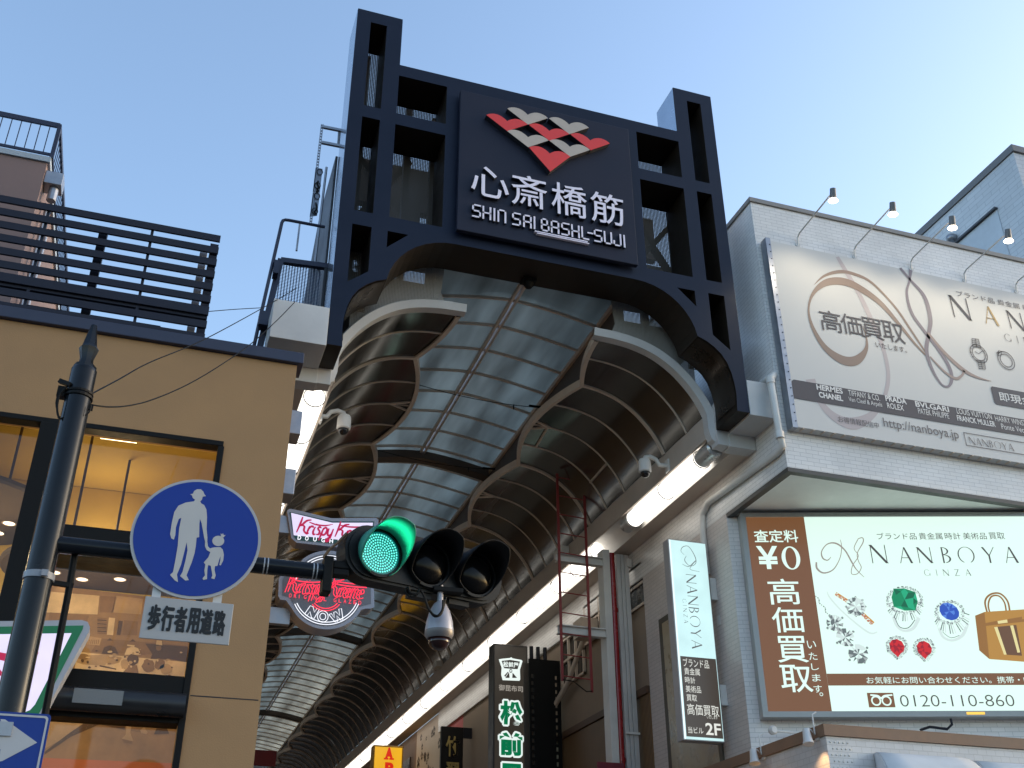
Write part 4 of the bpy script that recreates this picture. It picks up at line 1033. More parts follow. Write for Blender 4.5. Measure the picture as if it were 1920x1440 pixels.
a = PBB.uv(*pB([(1685, 528)])[0]); mb = MB(); caps(mb, PBB, 'GINZA', a[0], a[1], .17, .75, .012); mb.build('place_lettering', I['grey'], bb)
# line drawings of a watch and a ring
mb = MB()
wc = pB([(1495, 620)])[0]; cu, cv_ = PBB.uv(*wc); kk = PBB.mpp(*wc) * kb
for r_ in (58, 44): mb.ring(PBB, cu, cv_, r_ * kk, r_ * kk * 1.05, 5 * kk, 5 * kk, .012, 28)
for a in range(0, 360, 30): mb.ribbon(PBB, [(cu + 47 * kk * math.cos(R(a)), cv_ + 48 * kk * math.sin(R(a))), (cu + 57 * kk * math.cos(R(a)), cv_ + 60 * kk * math.sin(R(a)))], 4 * kk, .012, 1, False)
mb.ribbon(PBB, [(cu - 24 * kk, cv_ + 10 * kk), (cu, cv_), (cu + 34 * kk, cv_ + 26 * kk)], 4 * kk, .012, 1, False)
def wire(pts, t=4): mb.pribbon(PBB, pB(pts), t * kb, .012, 1, False)
for k in range(5): y = 512 + k * 14; wire([(1448 + k * 1.5, y), (1492 + k * 3, y + 6)])
wire([(1446, 510), (1452, 572)]); wire([(1492, 516), (1510, 580)]); wire([(1470, 512), (1480, 572)])
for k in range(5): y = 668 + k * 14; wire([(1486 + k * 2.5, y), (1532 + k * 2.5, y + 6)])
wire([(1484, 664), (1500, 728)]); wire([(1532, 662), (1544, 732)]); wire([(1508, 668), (1522, 730)])
c2 = pB([(1690, 668)])[0]; cu, cv_ = PBB.uv(*c2)
for r_ in (60, 44): mb.ring(PBB, cu, cv_, r_ * kk * .95, r_ * kk, 5 * kk, 5 * kk, .012, 28)
wire([(1622, 615), (1638, 598), (1660, 604), (1652, 628), (1630, 636), (1622, 615), (1660, 604)]); wire([(1638, 598), (1630, 636)])
mb.build('line_drawing', I['grey'], bb)
mb = MB(); mb.poly(PBB, pB([(165, 815), (180, 803), (2700, 1240), (2700, 1350), (182, 935)]), .010); mb.build('dark_band', I['dark'], bb)
for s, bl_, tr_, bo in (('HERMES', (345, 880), (525, 880), .03), ('CHANEL', (362, 935), (528, 935), .035), ('TIFFANY & CO.', (572, 922), (788, 926), .0), ('Van Cleef & Arpels', (575, 972), (805, 975), .0), ('PRADA', (835, 960), (980, 960), .03),
                       ('ROLEX', (848, 1012), (962, 1012), .01), ('BVLGARI', (1048, 1000), (1280, 1012), .02), ('PATEK PHILIPPE', (1068, 1050), (1282, 1062), .0), ('LOUIS VUITTON', (1342, 1050), (1585, 1068), .0), ('FRANCK MULLER', (1345, 1100), (1610, 1118), .02), ('HARRY WINSTON', (1615, 1102), (1880, 1120), 0), ('Ponte Vecchio', (1660, 1160), (1880, 1170), .0)):
    u0_, v0_ = PBB.uv(*pB([bl_])[0]); u1_, _ = PBB.uv(*pB([tr_])[0]); mb = MB(); text(mb, PBB, s, u0_, v0_ + .012, u1_, v0_ + .125, .014, None, bo); mb.build('band_lettering', I['white'], bb)
mb = MB()
u0_, v0_ = PBB.uv(*pB([(825, 1150)])[0]); u1_, _ = PBB.uv(*pB([(1358, 1230)])[0]); text(mb, PBB, 'http://nanboya.jp', u0_, v0_ - .02, u1_, v0_ + .21, .012)
u0_, v0_ = PBB.uv(*pB([(1432, 1262)])[0]); caps(mb, PBB, 'NANBOYA', u0_, v0_, .145, .12, .012)
a = PBB.uv(*pB([(1388, 1180)])[0]); vb = PBB.uv(*pB([(1405, 1262)])[0])[1]
for p, q in (((a[0], a[1]), (a[0] + 3, a[1])), ((a[0], vb - .02), (a[0] + 3, vb - .02)), ((a[0], a[1]), (a[0], vb - .02))): mb.segs(PBB, [(p, q)], .012, .011, .012)
mb.build('web_lettering', I['grey'], bb)
mb = MB(); a = PBB.uv(*pB([(1578, 850)])[0]); b_ = PBB.uv(*pB([(1600, 975)])[0]); mb.prism(PBB, [(a[0] + .03, a[1]), (a[0] + 2.6, a[1]), (a[0] + 2.6, b_[1]), (a[0] + .03, b_[1]), (a[0], b_[1] + .04), (a[0], a[1] - .04)], .01, .01); mb.build('dark_label', I['dark'], bb)
mb = MB(); text(mb, PBB, '即現金化', a[0] + .14, b_[1] + .09, a[0] + 1.15, a[1] - .09, .014, None, .01); mb.build('label_lettering', I['white'], bb)

# ---- arm lamps above the billboard
arm_m = mat('arm_grey', (.50, .49, .47), .45, .2, .1)
bulb = emit('bulb_warm', (1.0, .88, .70), 14.0)
lamp_lab = ['arm lamp above the billboard, closest to the gate', 'arm lamp against open sky, second from the gate', 'arm lamp just right of the rear block roofline', 'arm lamp in front of the blank rear panel', 'arm lamp at the right picture edge, only its base seen']
for i, x in enumerate((10.34, 11.58, 12.86, 14.11, 15.36)):
    t = thing('arm_lamp', (x, BY, 13.93), lamp_lab[i], 'lamp', 'arm lamps above the billboard')
    z0 = 13.90; hp = Vector((x - .16, 12.45, 13.86))
    mb = MB(); mb.tube([(x, BY - .01, z0 - .12), (x, BY - .04, z0 + .05), (x, BY - .12, z0 + .10), (x - .13, 12.60, 13.93), hp + Vector((0, .06, .03))], .015, 8); mb.lathe((x, BY, z0 - .1), (0, -1, 0), [(.05, 0), (.05, .02)], 10)
    mb.build('arm', arm_m, t, smooth='auto')
    ax = Vector((.05, .28, -1)).normalized()
    mb = MB(); mb.lathe(hp - ax * .10, ax, [(.0, -.0), (.052, 0), (.054, .05), (.060, .15), (.056, .19)], 16); mb.build('lamp_housing', mat('lamp_grey%d' % i, (.12, .12, .125), .45, .4), t, smooth='auto')
    mb = MB(); mb.lathe(hp - ax * .10, ax, [(.058, .192), (.078, .215), (.085, .235), (.06, .255), (.0, .262)], 18); mb.build('bulb', bulb, t, smooth=True)
    l = bpy.data.lights.new('arm_lamp_light', 'SPOT'); l.energy = 16; l.color = (1, .86, .62); l.spot_size = R(110); l.spot_blend = .8; l.shadow_soft_size = .08
    o = bpy.data.objects.new('arm_lamp_light', l); COL.objects.link(o); o.parent = t
    d = Vector((.0, .75, -1)); o.location = hp + ax * .26 - Vector(t.location); o.rotation_euler = d.to_track_quat('-Z', 'Y').to_euler()

# ---- backlit sign under the overhang
PL = Plane(Vector((9.44, 16.0, 0)) + Vector((-.3166, -.9487, 0)) * .24, UL)
lb = thing('lightbox_sign', (12, 15, 5.5), 'large backlit sign with jewels, a handbag and a phone number under the overhang', 'illuminated sign')
zl = (1360, 920); kl = .36106
def pL(pts): return Q(zl, kl, pts)
def uL(x, y): return PL.uv(*pL([(x, y)])[0])
a = uL(84, 118); b_ = uL(185, 1178)
LU0 = .5 * (a[0] + b_[0]); LV1 = a[1]; LV0 = b_[1]; LU1 = LU0 + 6.0
frm = mat('sign_frame_grey', (.33, .335, .325), .4, .2, .1, 2)
mb = MB(); t_ = .09
mb.pbox(PL, LU0, LU1, LV0, LV1, -.235, -.02); mb.pbox(PL, LU0, LU0 + t_, LV0, LV1, -.019, .03); mb.pbox(PL, LU0 + t_ + .001, LU1, LV1 - t_ * .8, LV1, -.019, .03); mb.pbox(PL, LU0 + t_ + .001, LU1, LV0, LV0 + t_, -.019, .03)
mb.build('case', frm, lb)
FU0, FV0, FV1 = LU0 + t_ + .002, LV0 + t_ + .002, LV1 - t_ * .8 - .002
L = {k: emit('lb_' + k, c, s) for k, (c, s) in dict(white=((.72, .94, .83), 1.0), brown=((.17, .072, .028), 1), ink=((.06, .05, .048), 1), taupe=((.30, .26, .23), 1), silver=((.34, .38, .37), 1), lsilver=((.60, .70, .67), 1), dsilver=((.12, .14, .14), 1),
     green=((.0, .22, .085), 1), green2=((.01, .36, .17), 1), green3=((.0, .11, .045), 1), blue=((.02, .07, .42), 1), blue2=((.08, .20, .62), 1), red=((.55, .008, .012), 1), red2=((.30, .0, .01), 1), tan=((.42, .21, .035), 1), tan2=((.27, .12, .022), 1), bagd=((.13, .06, .025), 1), gold=((.72, .62, .28), 1), pink=((.45, .17, .12), 1), amber=((.55, .24, .04), 1)).items()}
MB().pbox(PL, FU0, LU1, FV0, FV1, -.018, .0).build('lit_face', L['white'], lb)
tr_ = uL(406, 135); br_ = uL(556, 1158)
bru = .5 * (tr_[0] + br_[0])
MB().prism(PL, [(FU0, FV0), (bru, FV0), (bru, FV1), (FU0, FV1)], .004, .004).build('brown_panel', L['brown'], lb)
y0 = uL(700, 950)[1]; y1 = uL(700, 1012)[1]
MB().prism(PL, [(bru + .001, y1), (LU1, y1), (LU1, y0), (bru + .001, y0)], .004, .004).build('brown_band', L['brown'], lb)
def lt(m_, s, x0, y0, x1, y1, w=.008, bold=0.0):
    p = uL(x0, y0); q = uL(x1, y1)
    ws = s.split(' '); tot = sum(len(x) for x in ws) + .3 * (len(ws) - 1); k = 0
    for x in ws:
        mb = MB(); text(mb, PL, x, p[0] + (q[0] - p[0]) * k / tot, p[1], p[0] + (q[0] - p[0]) * (k + len(x)) / tot, q[1], w, None, bold); mb.build('lettering', m_, lb); k += len(x) + .3
lt(L['white'], '査定料', 152, 270, 372, 204, bold=.012)
lt(L['white'], '¥', 172, 408, 268, 288, bold=.02)
u_, v_ = uL(340, 350); p = uL(388, 350); q = uL(340, 290); MB().ring(PL, u_, v_, p[0] - u_, q[1] - v_, (p[0] - u_) * .42, (q[1] - v_) * .10, .008, 36).build('numeral', L['white'], lb)
for i, (ch, x0, y0_, x1, y1_) in enumerate((('高', 232, 592, 375, 458), ('価', 250, 738, 395, 605), ('買', 275, 893, 418, 755), ('取', 295, 1048, 440, 905))): lt(L['white'], ch, x0, y0_, x1, y1_, bold=.006)
for ch, x, y, s_ in (('い', 447, 800, 40), ('た', 455, 860, 38), ('し', 465, 915, 34), ('ま', 472, 972, 38), ('す', 480, 1030, 38)): lt(L['white'], ch, x - s_ / 2, y + s_ / 2, x + s_ / 2, y - s_ / 2)
u_, v_ = uL(498, 1058); MB().ring(PL, u_, v_, .03, .03, .01, .01, .008, 14).build('full_stop', L['white'], lb)
lt(L['white'], 'お気軽にお問い合わせください。携帯・PHSからもお電話いただけます', 735, 1003, 2160, 963)
lt(L['ink'], 'ブランド品 貴金属 時計 美術品 買取', 790, 255, 1445, 218)
p = uL(768, 378); hN = uL(768, 282)[1] - p[1]
for ch, x, hk in (('N', 760, 1.0), ('A', 905, .86), ('N', 1005, .86), ('B', 1128, .86), ('O', 1215, .86), ('Y', 1345, .86), ('A', 1455, .86)):
    mb = MB(); caps(mb, PL, ch, uL(x, 378)[0], p[1], hN * hk, 0, .008); mb.build('capital_letter', L['ink'], lb)
p = uL(1035, 443); mb = MB(); caps(mb, PL, 'GINZA', p[0], p[1], uL(0, 410)[1] - uL(0, 443)[1], .85, .008); mb.build('place_lettering', L['ink'], lb)
lt(L['ink'], '0120-110-860', 912, 1122, 1492, 1060, bold=-.012)
# free call mark
mb = MB(); p = uL(746, 1126); q = uL(870, 1050); mb.prism(PL, [(p[0], p[1]), (q[0], p[1]), (q[0], q[1]), (p[0], q[1])], .008, .008); mb.build('call_mark', L['brown'], lb)
mb = MB()
for cx in (782, 836):
    u_, v_ = uL(cx, 1092); rr = uL(cx + 26, 1092)[0] - u_; mb.ring(PL, u_, v_, rr, rr, rr * .3, rr * .3, .012, 20)
mb.pribbon(PL, pL([(752, 1062), (790, 1066), (808, 1078), (826, 1066), (866, 1062)]), 3, .012)
mb.build('call_mark_loops', L['white'], lb)
# ribbon initial
mb = MB()
mb.pribbon(PL, pL([(472, 372), (476, 405), (510, 428), (560, 410), (595, 350), (603, 290), (596, 255)]), [3, 4, 3, 2, 1.5, 1.5, 1], .008)
mb.pribbon(PL, pL([(548, 345), (530, 362), (505, 350), (500, 315), (530, 278), (575, 275), (620, 310), (655, 370), (680, 410), (720, 450)]), [1, 2, 3, 2, 2, 3.4, 3, 3, 2, 1], .008)
mb.pribbon(PL, pL([(690, 250), (712, 246), (714, 270), (685, 325), (690, 365), (705, 400), (685, 432), (655, 432), (660, 390), (690, 340), (668, 300), (690, 250)]), [1.5, 2, 2, 1.5, 1.5, 1.5, 1.5, 1.5, 1.5, 1.5, 1.5, 1.5], .009)
mb.build('ribbon_initial', L['taupe'], lb)
GEMM = [L['silver'], L['lsilver'], L['dsilver'], L['white']]
def gem(mb, cx, cy, rx, ry, n, tones, w=.009, tb=.5, rot=0, cut=None):
    """facetted stone: outer facets, inner table"""
    rnd = random.Random(int(cx * 7 + cy)); k = PL.mpp(*pL([(cx, cy)])[0]) * kl; u, v = uL(cx, cy)
    def pt(a, f):
        x, y = rx * f * math.cos(a), ry * f * math.sin(a)
        if cut: x = max(-rx * cut, min(rx * cut, x)); y = max(-ry * cut, min(ry * cut, y))
        c, s = math.cos(R(rot)), math.sin(R(rot)); return (u + (x * c - y * s) * k, v + (x * s + y * c) * k)
    for i in range(n):
        a0, a1 = 2 * math.pi * i / n, 2 * math.pi * (i + 1) / n; am = (a0 + a1) / 2
        for tri in ((pt(a0, 1), pt(a1, 1), pt(am, tb)), (pt(a0, 1), pt(am, tb), pt(a0 - (a1 - a0) / 2, tb)), (pt(am, tb), pt(a0 - math.pi / n, tb), (u, v))):
            mb.m = rnd.choice(tones); mb.prism(PL, list(tri), w, w)
def halo(mb, cx, cy, rx, ry, n, r_, tones, w=.0085, a0=0, a1=360):
    for i in range(n):
        a = R(a0 + (a1 - a0) * i / n); gem(mb, cx + rx * math.cos(a), cy - ry * math.sin(a), r_, r_, 6, tones, w)
# solitaire ring with brown stones
mb = MB(); mats = GEMM + [L['pink'], L['amber']]
mb.m = 3; mb.pribbon(PL, pL([(530, 515), (560, 520), (640, 580), (720, 660), (785, 720)]), [x_ * .5 for x_ in [10, 14, 16, 16, 6]], .006)
mb.m = 1; mb.pribbon(PL, pL([(528, 525), (545, 560), (620, 640), (740, 735), (788, 735)]), [x_ * .5 for x_ in [3, 6, 6, 7, 4]], .0065)
mb.m = 5; mb.pribbon(PL, pL([(572, 535), (640, 578)]), 7, .0075, 1, False); mb.pribbon(PL, pL([(712, 640), (768, 690)]), 7, .0075, 1, False)
for i in range(4): gem(mb, 582 + i * 16, 542 + i * 11, 10, 10, 6, (4, 4, 3, 5), .0082); gem(mb, 716 + i * 13, 648 + i * 13, 10, 10, 6, (4, 4, 3, 5), .0082)
gem(mb, 676, 603, 52, 50, 14, (0, 1, 2, 3, 3, 1), .010, .55); halo(mb, 676, 603, 50, 48, 8, 7, (2, 0, 1), .011)
mb.build('solitaire_ring', mats, lb)
# pendant of three stones on a chain
mb = MB()
for i in range(14): u_, v_ = uL(470 + i * 5.2 + 6 * math.sin(i), 550 + i * 7.4); mb.m = 2 if i % 2 else 0; mb.disc(PL, u_, v_, .012, .012, .007, 8)
for cx, cy, r_ in ((568, 688, 44), (622, 762, 48), (690, 848, 52)):
    gem(mb, cx, cy, r_, r_, 14, (0, 1, 2, 3, 1, 2), .010, .5)
    for a in (35, 125, 215, 305): gem(mb, cx + r_ * 1.06 * math.cos(R(a)), cy - r_ * 1.06 * math.sin(R(a)), 7, 7, 6, (2, 0), .011)
mb.build('pendant', GEMM, lb)
# emerald ring
mb = MB(); mats = GEMM + [L['green'], L['green2'], L['green3']]
mb.m = 1; mb.pribbon(PL, pL([(868, 640), (888, 700), (925, 728), (975, 715), (1005, 660)]), [x_ * .5 for x_ in [12, 10, 9, 12, 14]], .006); mb.m = 2; mb.pribbon(PL, pL([(880, 660), (905, 708), (950, 712), (985, 670)]), [x_ * .5 for x_ in [3, 3, 3, 3]], .0065)
for i in range(26):
    a = R(-180 + 190 * i / 25); p = (932 + 96 * math.cos(a), 595 - 84 * math.sin(a)); q = (930 + 62 * math.cos(a), 580 - 50 * math.sin(a)); mb.m = (0, 1, 3, 2)[i % 4]; mb.pribbon(PL, pL([q, p]), 1.8, .0075, 1, False)
halo(mb, 930, 570, 88, 66, 26, 10, (0, 1, 2, 3), .008)
gem(mb, 930, 566, 78, 70, 8, (4, 5, 6, 4), .0105, .62, -10, .86)
mb.build('emerald_ring', mats, lb)
# sapphire ring
mb = MB(); mats = GEMM + [L['blue'], L['blue2']]
mb.m = 1; mb.pribbon(PL, pL([(1108, 710), (1130, 760), (1180, 778), (1232, 750), (1258, 690)]), [x_ * .5 for x_ in [12, 10, 9, 12, 12]], .006); mb.m = 2; mb.pribbon(PL, pL([(1128, 735), (1170, 764), (1215, 752)]), 1, .0065)
for i in range(24):
    a = R(-190 + 200 * i / 23); p = (1176 + 92 * math.cos(a), 660 - 84 * math.sin(a)); q = (1165 + 58 * math.cos(a), 640 - 54 * math.sin(a)); mb.m = (0, 1, 3, 2)[i % 4]; mb.pribbon(PL, pL([q, p]), 1.8, .0075, 1, False)
halo(mb, 1164, 632, 70, 56, 22, 10, (0, 1, 2, 3), .008)
gem(mb, 1162, 628, 52, 46, 12, (4, 5, 4, 4), .0105, .55, -30)
mb.build('sapphire_ring', mats, lb)
for cx, cy in ((890, 812), (1032, 822)):
    mb = MB(); mats = GEMM + [L['red'], L['red2']]
    halo(mb, cx, cy - 4, 50, 46, 20, 11, (0, 1, 2, 3), .008)
    for i in range(7): gem(mb, cx - 44 + i * 7 + 2, cy + 10 + i * 8, 9, 9, 6, (0, 1, 2), .008); gem(mb, cx + 50 - i * 6, cy + 10 + i * 8, 9, 9, 6, (0, 1, 3), .008)
    gem(mb, cx, cy - 2, 40, 40, 9, (4, 5, 4), .0105, .5)
    mb.m = 4; mb.poly(PL, pL([(cx - 32, cy + 18), (cx + 34, cy + 14), (cx + 6, cy + 54)]), .010)
    mb.build('ruby_earring', mats, lb)
# handbag
mb = MB(); mats = [L['tan'], L['tan2'], L['bagd'], L['gold']]
mb.m = 1; mb.pribbon(PL, pL([(1368, 660), (1348, 580), (1375, 540), (1425, 535), (1465, 575), (1478, 640)]), 3.4, .006); mb.pribbon(PL, pL([(1385, 668), (1365, 600), (1380, 552), (1420, 548), (1450, 585), (1460, 650)]), 3.0, .0065)
mb.m = 0; mb.poly(PL, pL([(1296, 650), (1345, 630), (1660, 610), (1690, 900), (1370, 875), (1318, 830)]), .007)
mb.m = 1; mb.poly(PL, pL([(1296, 650), (1345, 632), (1370, 874), (1318, 830)]), .0076); mb.poly(PL, pL([(1345, 690), (1665, 655), (1668, 668), (1346, 704)]), .0078)
mb.m = 2; mb.poly(PL, pL([(1408, 708), (1510, 698), (1540, 858), (1452, 852)]), .0078)
mb.m = 3; mb.poly(PL, pL([(1395, 710), (1412, 708), (1460, 852), (1446, 852)]), .0085); mb.poly(PL, pL([(1478, 702), (1494, 700), (1530, 840), (1516, 842)]), .0085); mb.poly(PL, pL([(1412, 678), (1462, 670), (1465, 686), (1416, 692)]), .009)
mb.m = 1; mb.poly(PL, pL([(1340, 690), (1412, 676), (1412, 688), (1345, 704)]), .0085); mb.poly(PL, pL([(1464, 668), (1540, 655), (1540, 668), (1466, 684)]), .0085)
mb.build('handbag', mats, lb)
am = emit('amber_reflector', (1.0, .55, .08), 1.2)
p = uL(1252, 1172); q = uL(1345, 1165)
mb = MB(); mb.pbox(PL, p[0], q[0], LV0 + .03, LV0 + .07, .0305, .035); mb.build('amber_lamp', am, lb)
mb = MB(); pp = [PL.at(*uL(x, y), .02) for x, y in ((1168, 1185), (1175, 1215), (1150, 1240), (1060, 1228), (1010, 1245))]; mb.tube(pp, .022, 6); tag(mb.build('sign_cable', M['dark'], None), 'black cable hanging below the backlit sign', 'cable')

# ---- narrow lit projecting sign
PV = YP(16.55)
vs_ = thing('blade_sign', (8.95, 16.55, 5), 'tall narrow lit white and dark sign projecting from the tiled wall', 'illuminated sign')
za = (1160, 800); ka = .44444
def uV(x, y): return PV.uv(*Q(za, ka, [(x, y)])[0])
a = uV(208, 470); b_ = uV(272, 1325); c_ = uV(368, 492); d_ = uV(450, 1330)
VU0, VU1 = .5 * (a[0] + b_[0]), .5 * (c_[0] + d_[0]); VV1 = .5 * (a[1] + c_[1]); VV0 = .5 * (b_[1] + d_[1])
MB().pbox(PV, VU0, VU1, VV0, VV1, -.22, -.004).build('case', mat('blade_case', (.36, .33, .32), .45, .1), vs_, bevel=.01)
V_ = {'white': emit('blade_white', (.60, .86, .86), 1.0, .3, .12, 1.5), 'edge': emit('blade_edge', (.8, .95, 1.0), 1.1), 'dark': emit('blade_dark', (.055, .042, .032), 1), 'ink': emit('blade_ink', (.10, .10, .10), 1), 'txt': emit('blade_text', (.75, .75, .68), 1)}
MB().pbox(PV, VU0 + .02, VU1 - .02, VV0 + .02, VV1 - .02, -.003, .0).build('lit_face', V_['white'], vs_)
MB().pbox(PV, VU0 + .02, VU0 + .05, VV0 + .02, VV1 - .02, .001, .003).build('bright_edge', V_['edge'], vs_)
vm = .5 * (uV(258, 970)[1] + uV(410, 978)[1])
MB().prism(PV, [(VU0 + .06, VV0 + .06), (VU1 - .03, VV0 + .06), (VU1 - .03, vm), (VU0 + .06, vm)], .003, .003).build('dark_panel', V_['dark'], vs_)
PVr = Plane(PV.o, (0, 0, -1), (1, 0, 0)); PVr.n = PV.n
mb = MB(); uc = VU0 + .50
zt = uV(320, 625)[1]
class _T: pass
T = Plane(Vector((0, 16.55, 0)), (0, 0, -1), (1, 0, 0)); T.n = Vector((0, -1, 0))
caps(mb, T, 'NANBOYA', -zt, VU0 + .30, .20, .14, .006)
zt2 = uV(285, 728)[1]; caps(mb, T, 'GINZA', -zt2, VU0 + .19, .075, .55, .006)
def rv(pts, wd): mb.ribbon(PV, [uV(*p) for p in pts], [x * .01 for x in wd], .006)
rv([(275, 540), (262, 525), (270, 508), (292, 505), (312, 530), (325, 560), (322, 580), (300, 588), (278, 565), (285, 545)], [.5, .8, 1, 1, 1.2, 1.4, 1, .8, 1.2, .5])
rv([(268, 580), (295, 590), (325, 565), (300, 600), (340, 612)], [.6, 1, .8, .8, .5])
mb.build('dark_lettering', V_['ink'], vs_)
for s, x0, y0_, x1, y1_ in (('ブランド品', 272, 1012, 378, 986), ('貴金属', 277, 1046, 340, 1022), ('時計', 280, 1082, 321, 1058), ('美術品', 283, 1120, 345, 1096), ('買取', 287, 1157, 328, 1133), ('高価買取', 290, 1215, 420, 1178), ('いたします', 372, 1232, 416, 1222), ('当ビル', 293, 1293, 355, 1270), ('2F', 368, 1300, 428, 1254)):
    p = uV(x0, y0_); q = uV(x1, y1_); mb = MB(); text(mb, PV, s, p[0], p[1], q[0], q[1], .008, None, .02 if s == '2F' else .0); mb.build('pale_lettering', V_['txt'], vs_)
mb = MB()
for x0, y0_, x1, y1_ in ((398, 640, 452, 725), (440, 1090, 497, 1172)):
    p = uV(x0, y1_); q = uV(x1, y0_); MB().box(p[0], BX, 16.6, 16.72, p[1], q[1]).build('bracket', M['whitepaint'], vs_, bevel=.008)
p = uV(418, 790); mb.box(p[0] + .05, BX, 16.58, 16.7, p[1] - .18, p[1])
mb.build('bracket', M['whitepaint'], vs_, bevel=.008)

# ---- small shopfront at the lower right
cn = atY(1545, 1358, 13.5); SX, SZ = cn.x, cn.z
sh = thing('shopfront', (SX + 2, 13.5, 0), 'low tiled shopfront with brown coping below the backlit sign', 'building')
MB().box(SX, 16.2, 13.5, 15.0, 0, SZ - .16).build('front_wall', tile('shop_tile', (.62, .58, .56), (.50, .46, .44), .16, .085, (1, 1, 0), .25, .004, .5), sh)
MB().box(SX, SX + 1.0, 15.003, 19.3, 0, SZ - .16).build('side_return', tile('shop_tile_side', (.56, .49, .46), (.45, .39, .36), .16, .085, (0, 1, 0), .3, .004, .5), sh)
mb = MB(); mb.box(SX - .04, 16.2, 13.46, 13.62, SZ - .157, SZ); mb.box(SX - .04, SX + .12, 13.623, 19.3, SZ - .157, SZ); mb.build('coping', mat('brown_coping', (.22, .125, .075), .6, 0, .2, 2), sh)
mb = MB()
for r_ in range(9):
    for k in range(5): mb.lathe((SX + .06 + k * .07 + .03 * (r_ % 2), 13.5, SZ - .24 - r_ * .085), (0, -1, 0), [(.014, 0), (.011, .010), (.0, .013)], 7)
mb.build('glass_studs', mat('glass_stud', (.7, .66, .6), .08, .3), sh, smooth=True)['kind'] = 'stuff'
spm = mat('spot_white', (.62, .60, .58), .4, .1)
for (px, py, Ys, lab) in ((1513, 1383, 13.75, 'white spotlight on the brown coping near the shopfront corner'), (1413, 1420, 15.3, 'white spotlight further left on the brown coping')):
    c = atX(px, py, SX - .22)
    t = thing('spotlight', (SX, c.y, c.z), lab, 'spotlight', 'spotlights on the brown coping')
    ax = Vector((-.10, -.25, -1)).normalized(); o_ = Vector((SX - .22, c.y, c.z + .11))
    mb = MB(); mb.lathe(o_, ax, [(.0, 0), (.05, .0), (.055, .06), (.066, .16), (.085, .22)], 18); mb.build('lamp_housing', spm, t, smooth='auto')
    mb = MB(); mb.lathe(o_, ax, [(.072, .19), (.06, .205), (.0, .21)], 18); mb.build('bulb', emit('spot_bulb_%d' % px, (1, .62, .28), 3.5), t)
    mb = MB(); mb.tube([o_ + Vector((.03, 0, .02)), o_ + Vector((.10, .02, .0)), (SX - .05, c.y + .05, c.z + .06), (SX - .05, c.y + .05, c.z + .34), (SX + .02, c.y + .05, c.z + .38)], .012, 6); mb.lathe((SX, c.y + .05, c.z + .03), (-1, 0, 0), [(.05, 0), (.05, .03)], 12); mb.build('arm', spm, t)
    l = bpy.data.lights.new('spotlight_light', 'SPOT'); l.energy = 5; l.color = (1, .6, .28); l.spot_size = R(95); l.spot_blend = .7; l.shadow_soft_size = .04
    o = bpy.data.objects.new('spotlight_light', l); COL.objects.link(o); o.parent = t; o.location = o_ + ax * .24 - Vector(t.location); o.rotation_euler = Vector((.55, .1, -1)).to_track_quat('-Z', 'Y').to_euler()
c = atX(1440, 1446, SX - .2)
mb = MB(); mb.lathe((SX - .22, c.y, c.z - .3), (0, 0, 1), [(.26, 0), (.25, .10), (.20, .19), (.12, .25), (.0, .28)], 20); tag(mb.build('dome_lamp', emit('dome_amber', (.45, .26, .03), .9), None, smooth=True), 'golden dome lamp under the left spotlight at the picture bottom', 'lamp')
# awnings
am_ = mat('awning_canvas', (.56, .56, .57), .8, 0, .1, 1.5, .06)
def awning(x0, x1, zt, lab):
    mb = MB(); rows = []; n = 10; yb_, yf = 13.48, 12.75
    for i in range(n + 1):
        a = R(90 * i / n); y = yb_ - (yb_ - yf) * math.sin(a); z = zt - 1.0 * (1 - math.cos(a))
        e_ = .30 * math.sin(a); rows.append([(x0 - e_, y, z), (x0 + .25, y, z), (x1 - .25, y, z), (x1 + .05, y, z)])
    mb.grid(rows)
    zb2 = zt - 1.0
    for k_ in (0, 3):
        vs2 = [r_[k_] for r_ in rows] + [(rows[n][k_][0] + (.3 if k_ == 0 else 0), yb_, zb2)]
        mb.add(vs2, [(i, i + 1, len(vs2) - 1) for i in range(n)])
    o = mb.build('awning', am_, None, smooth='auto'); md = o.modifiers.new('thick', 'SOLIDIFY'); md.thickness = .012
    tag(o, lab, 'awning', 'white awnings at the lower right')
w1 = atY(1640, 1413, 13.48); w2 = atY(1788, 1413, 13.48)
awning(w1.x, w2.x, w1.z, 'left white canvas awning, its rounded top under the coping')
awning(w2.x + .3, w2.x + 3.2, w1.z - .03, 'right white canvas awning reaching the picture edge')
mb = MB(); mb.tube([(9.46, 15.9, 4.9), (9.36, 15.75, 4.9), (9.9, 15.6, 4.9)], .03, 8); c = atY(1447, 1370, 15.6)
o = MB(); o.lathe((c.x, 15.6, c.z), (0, -1, 0), [(.07, 0), (.075, .05), (.05, .09)], 14); o.tube([(c.x, 15.6, c.z), (c.x + .5, 15.62, c.z - .0)], .02, 6)
tag(o.build('pipe_fitting', M['whitepaint'], None, smooth='auto'), 'small round white pipe fitting below the left end of the backlit sign', 'pipe fitting')
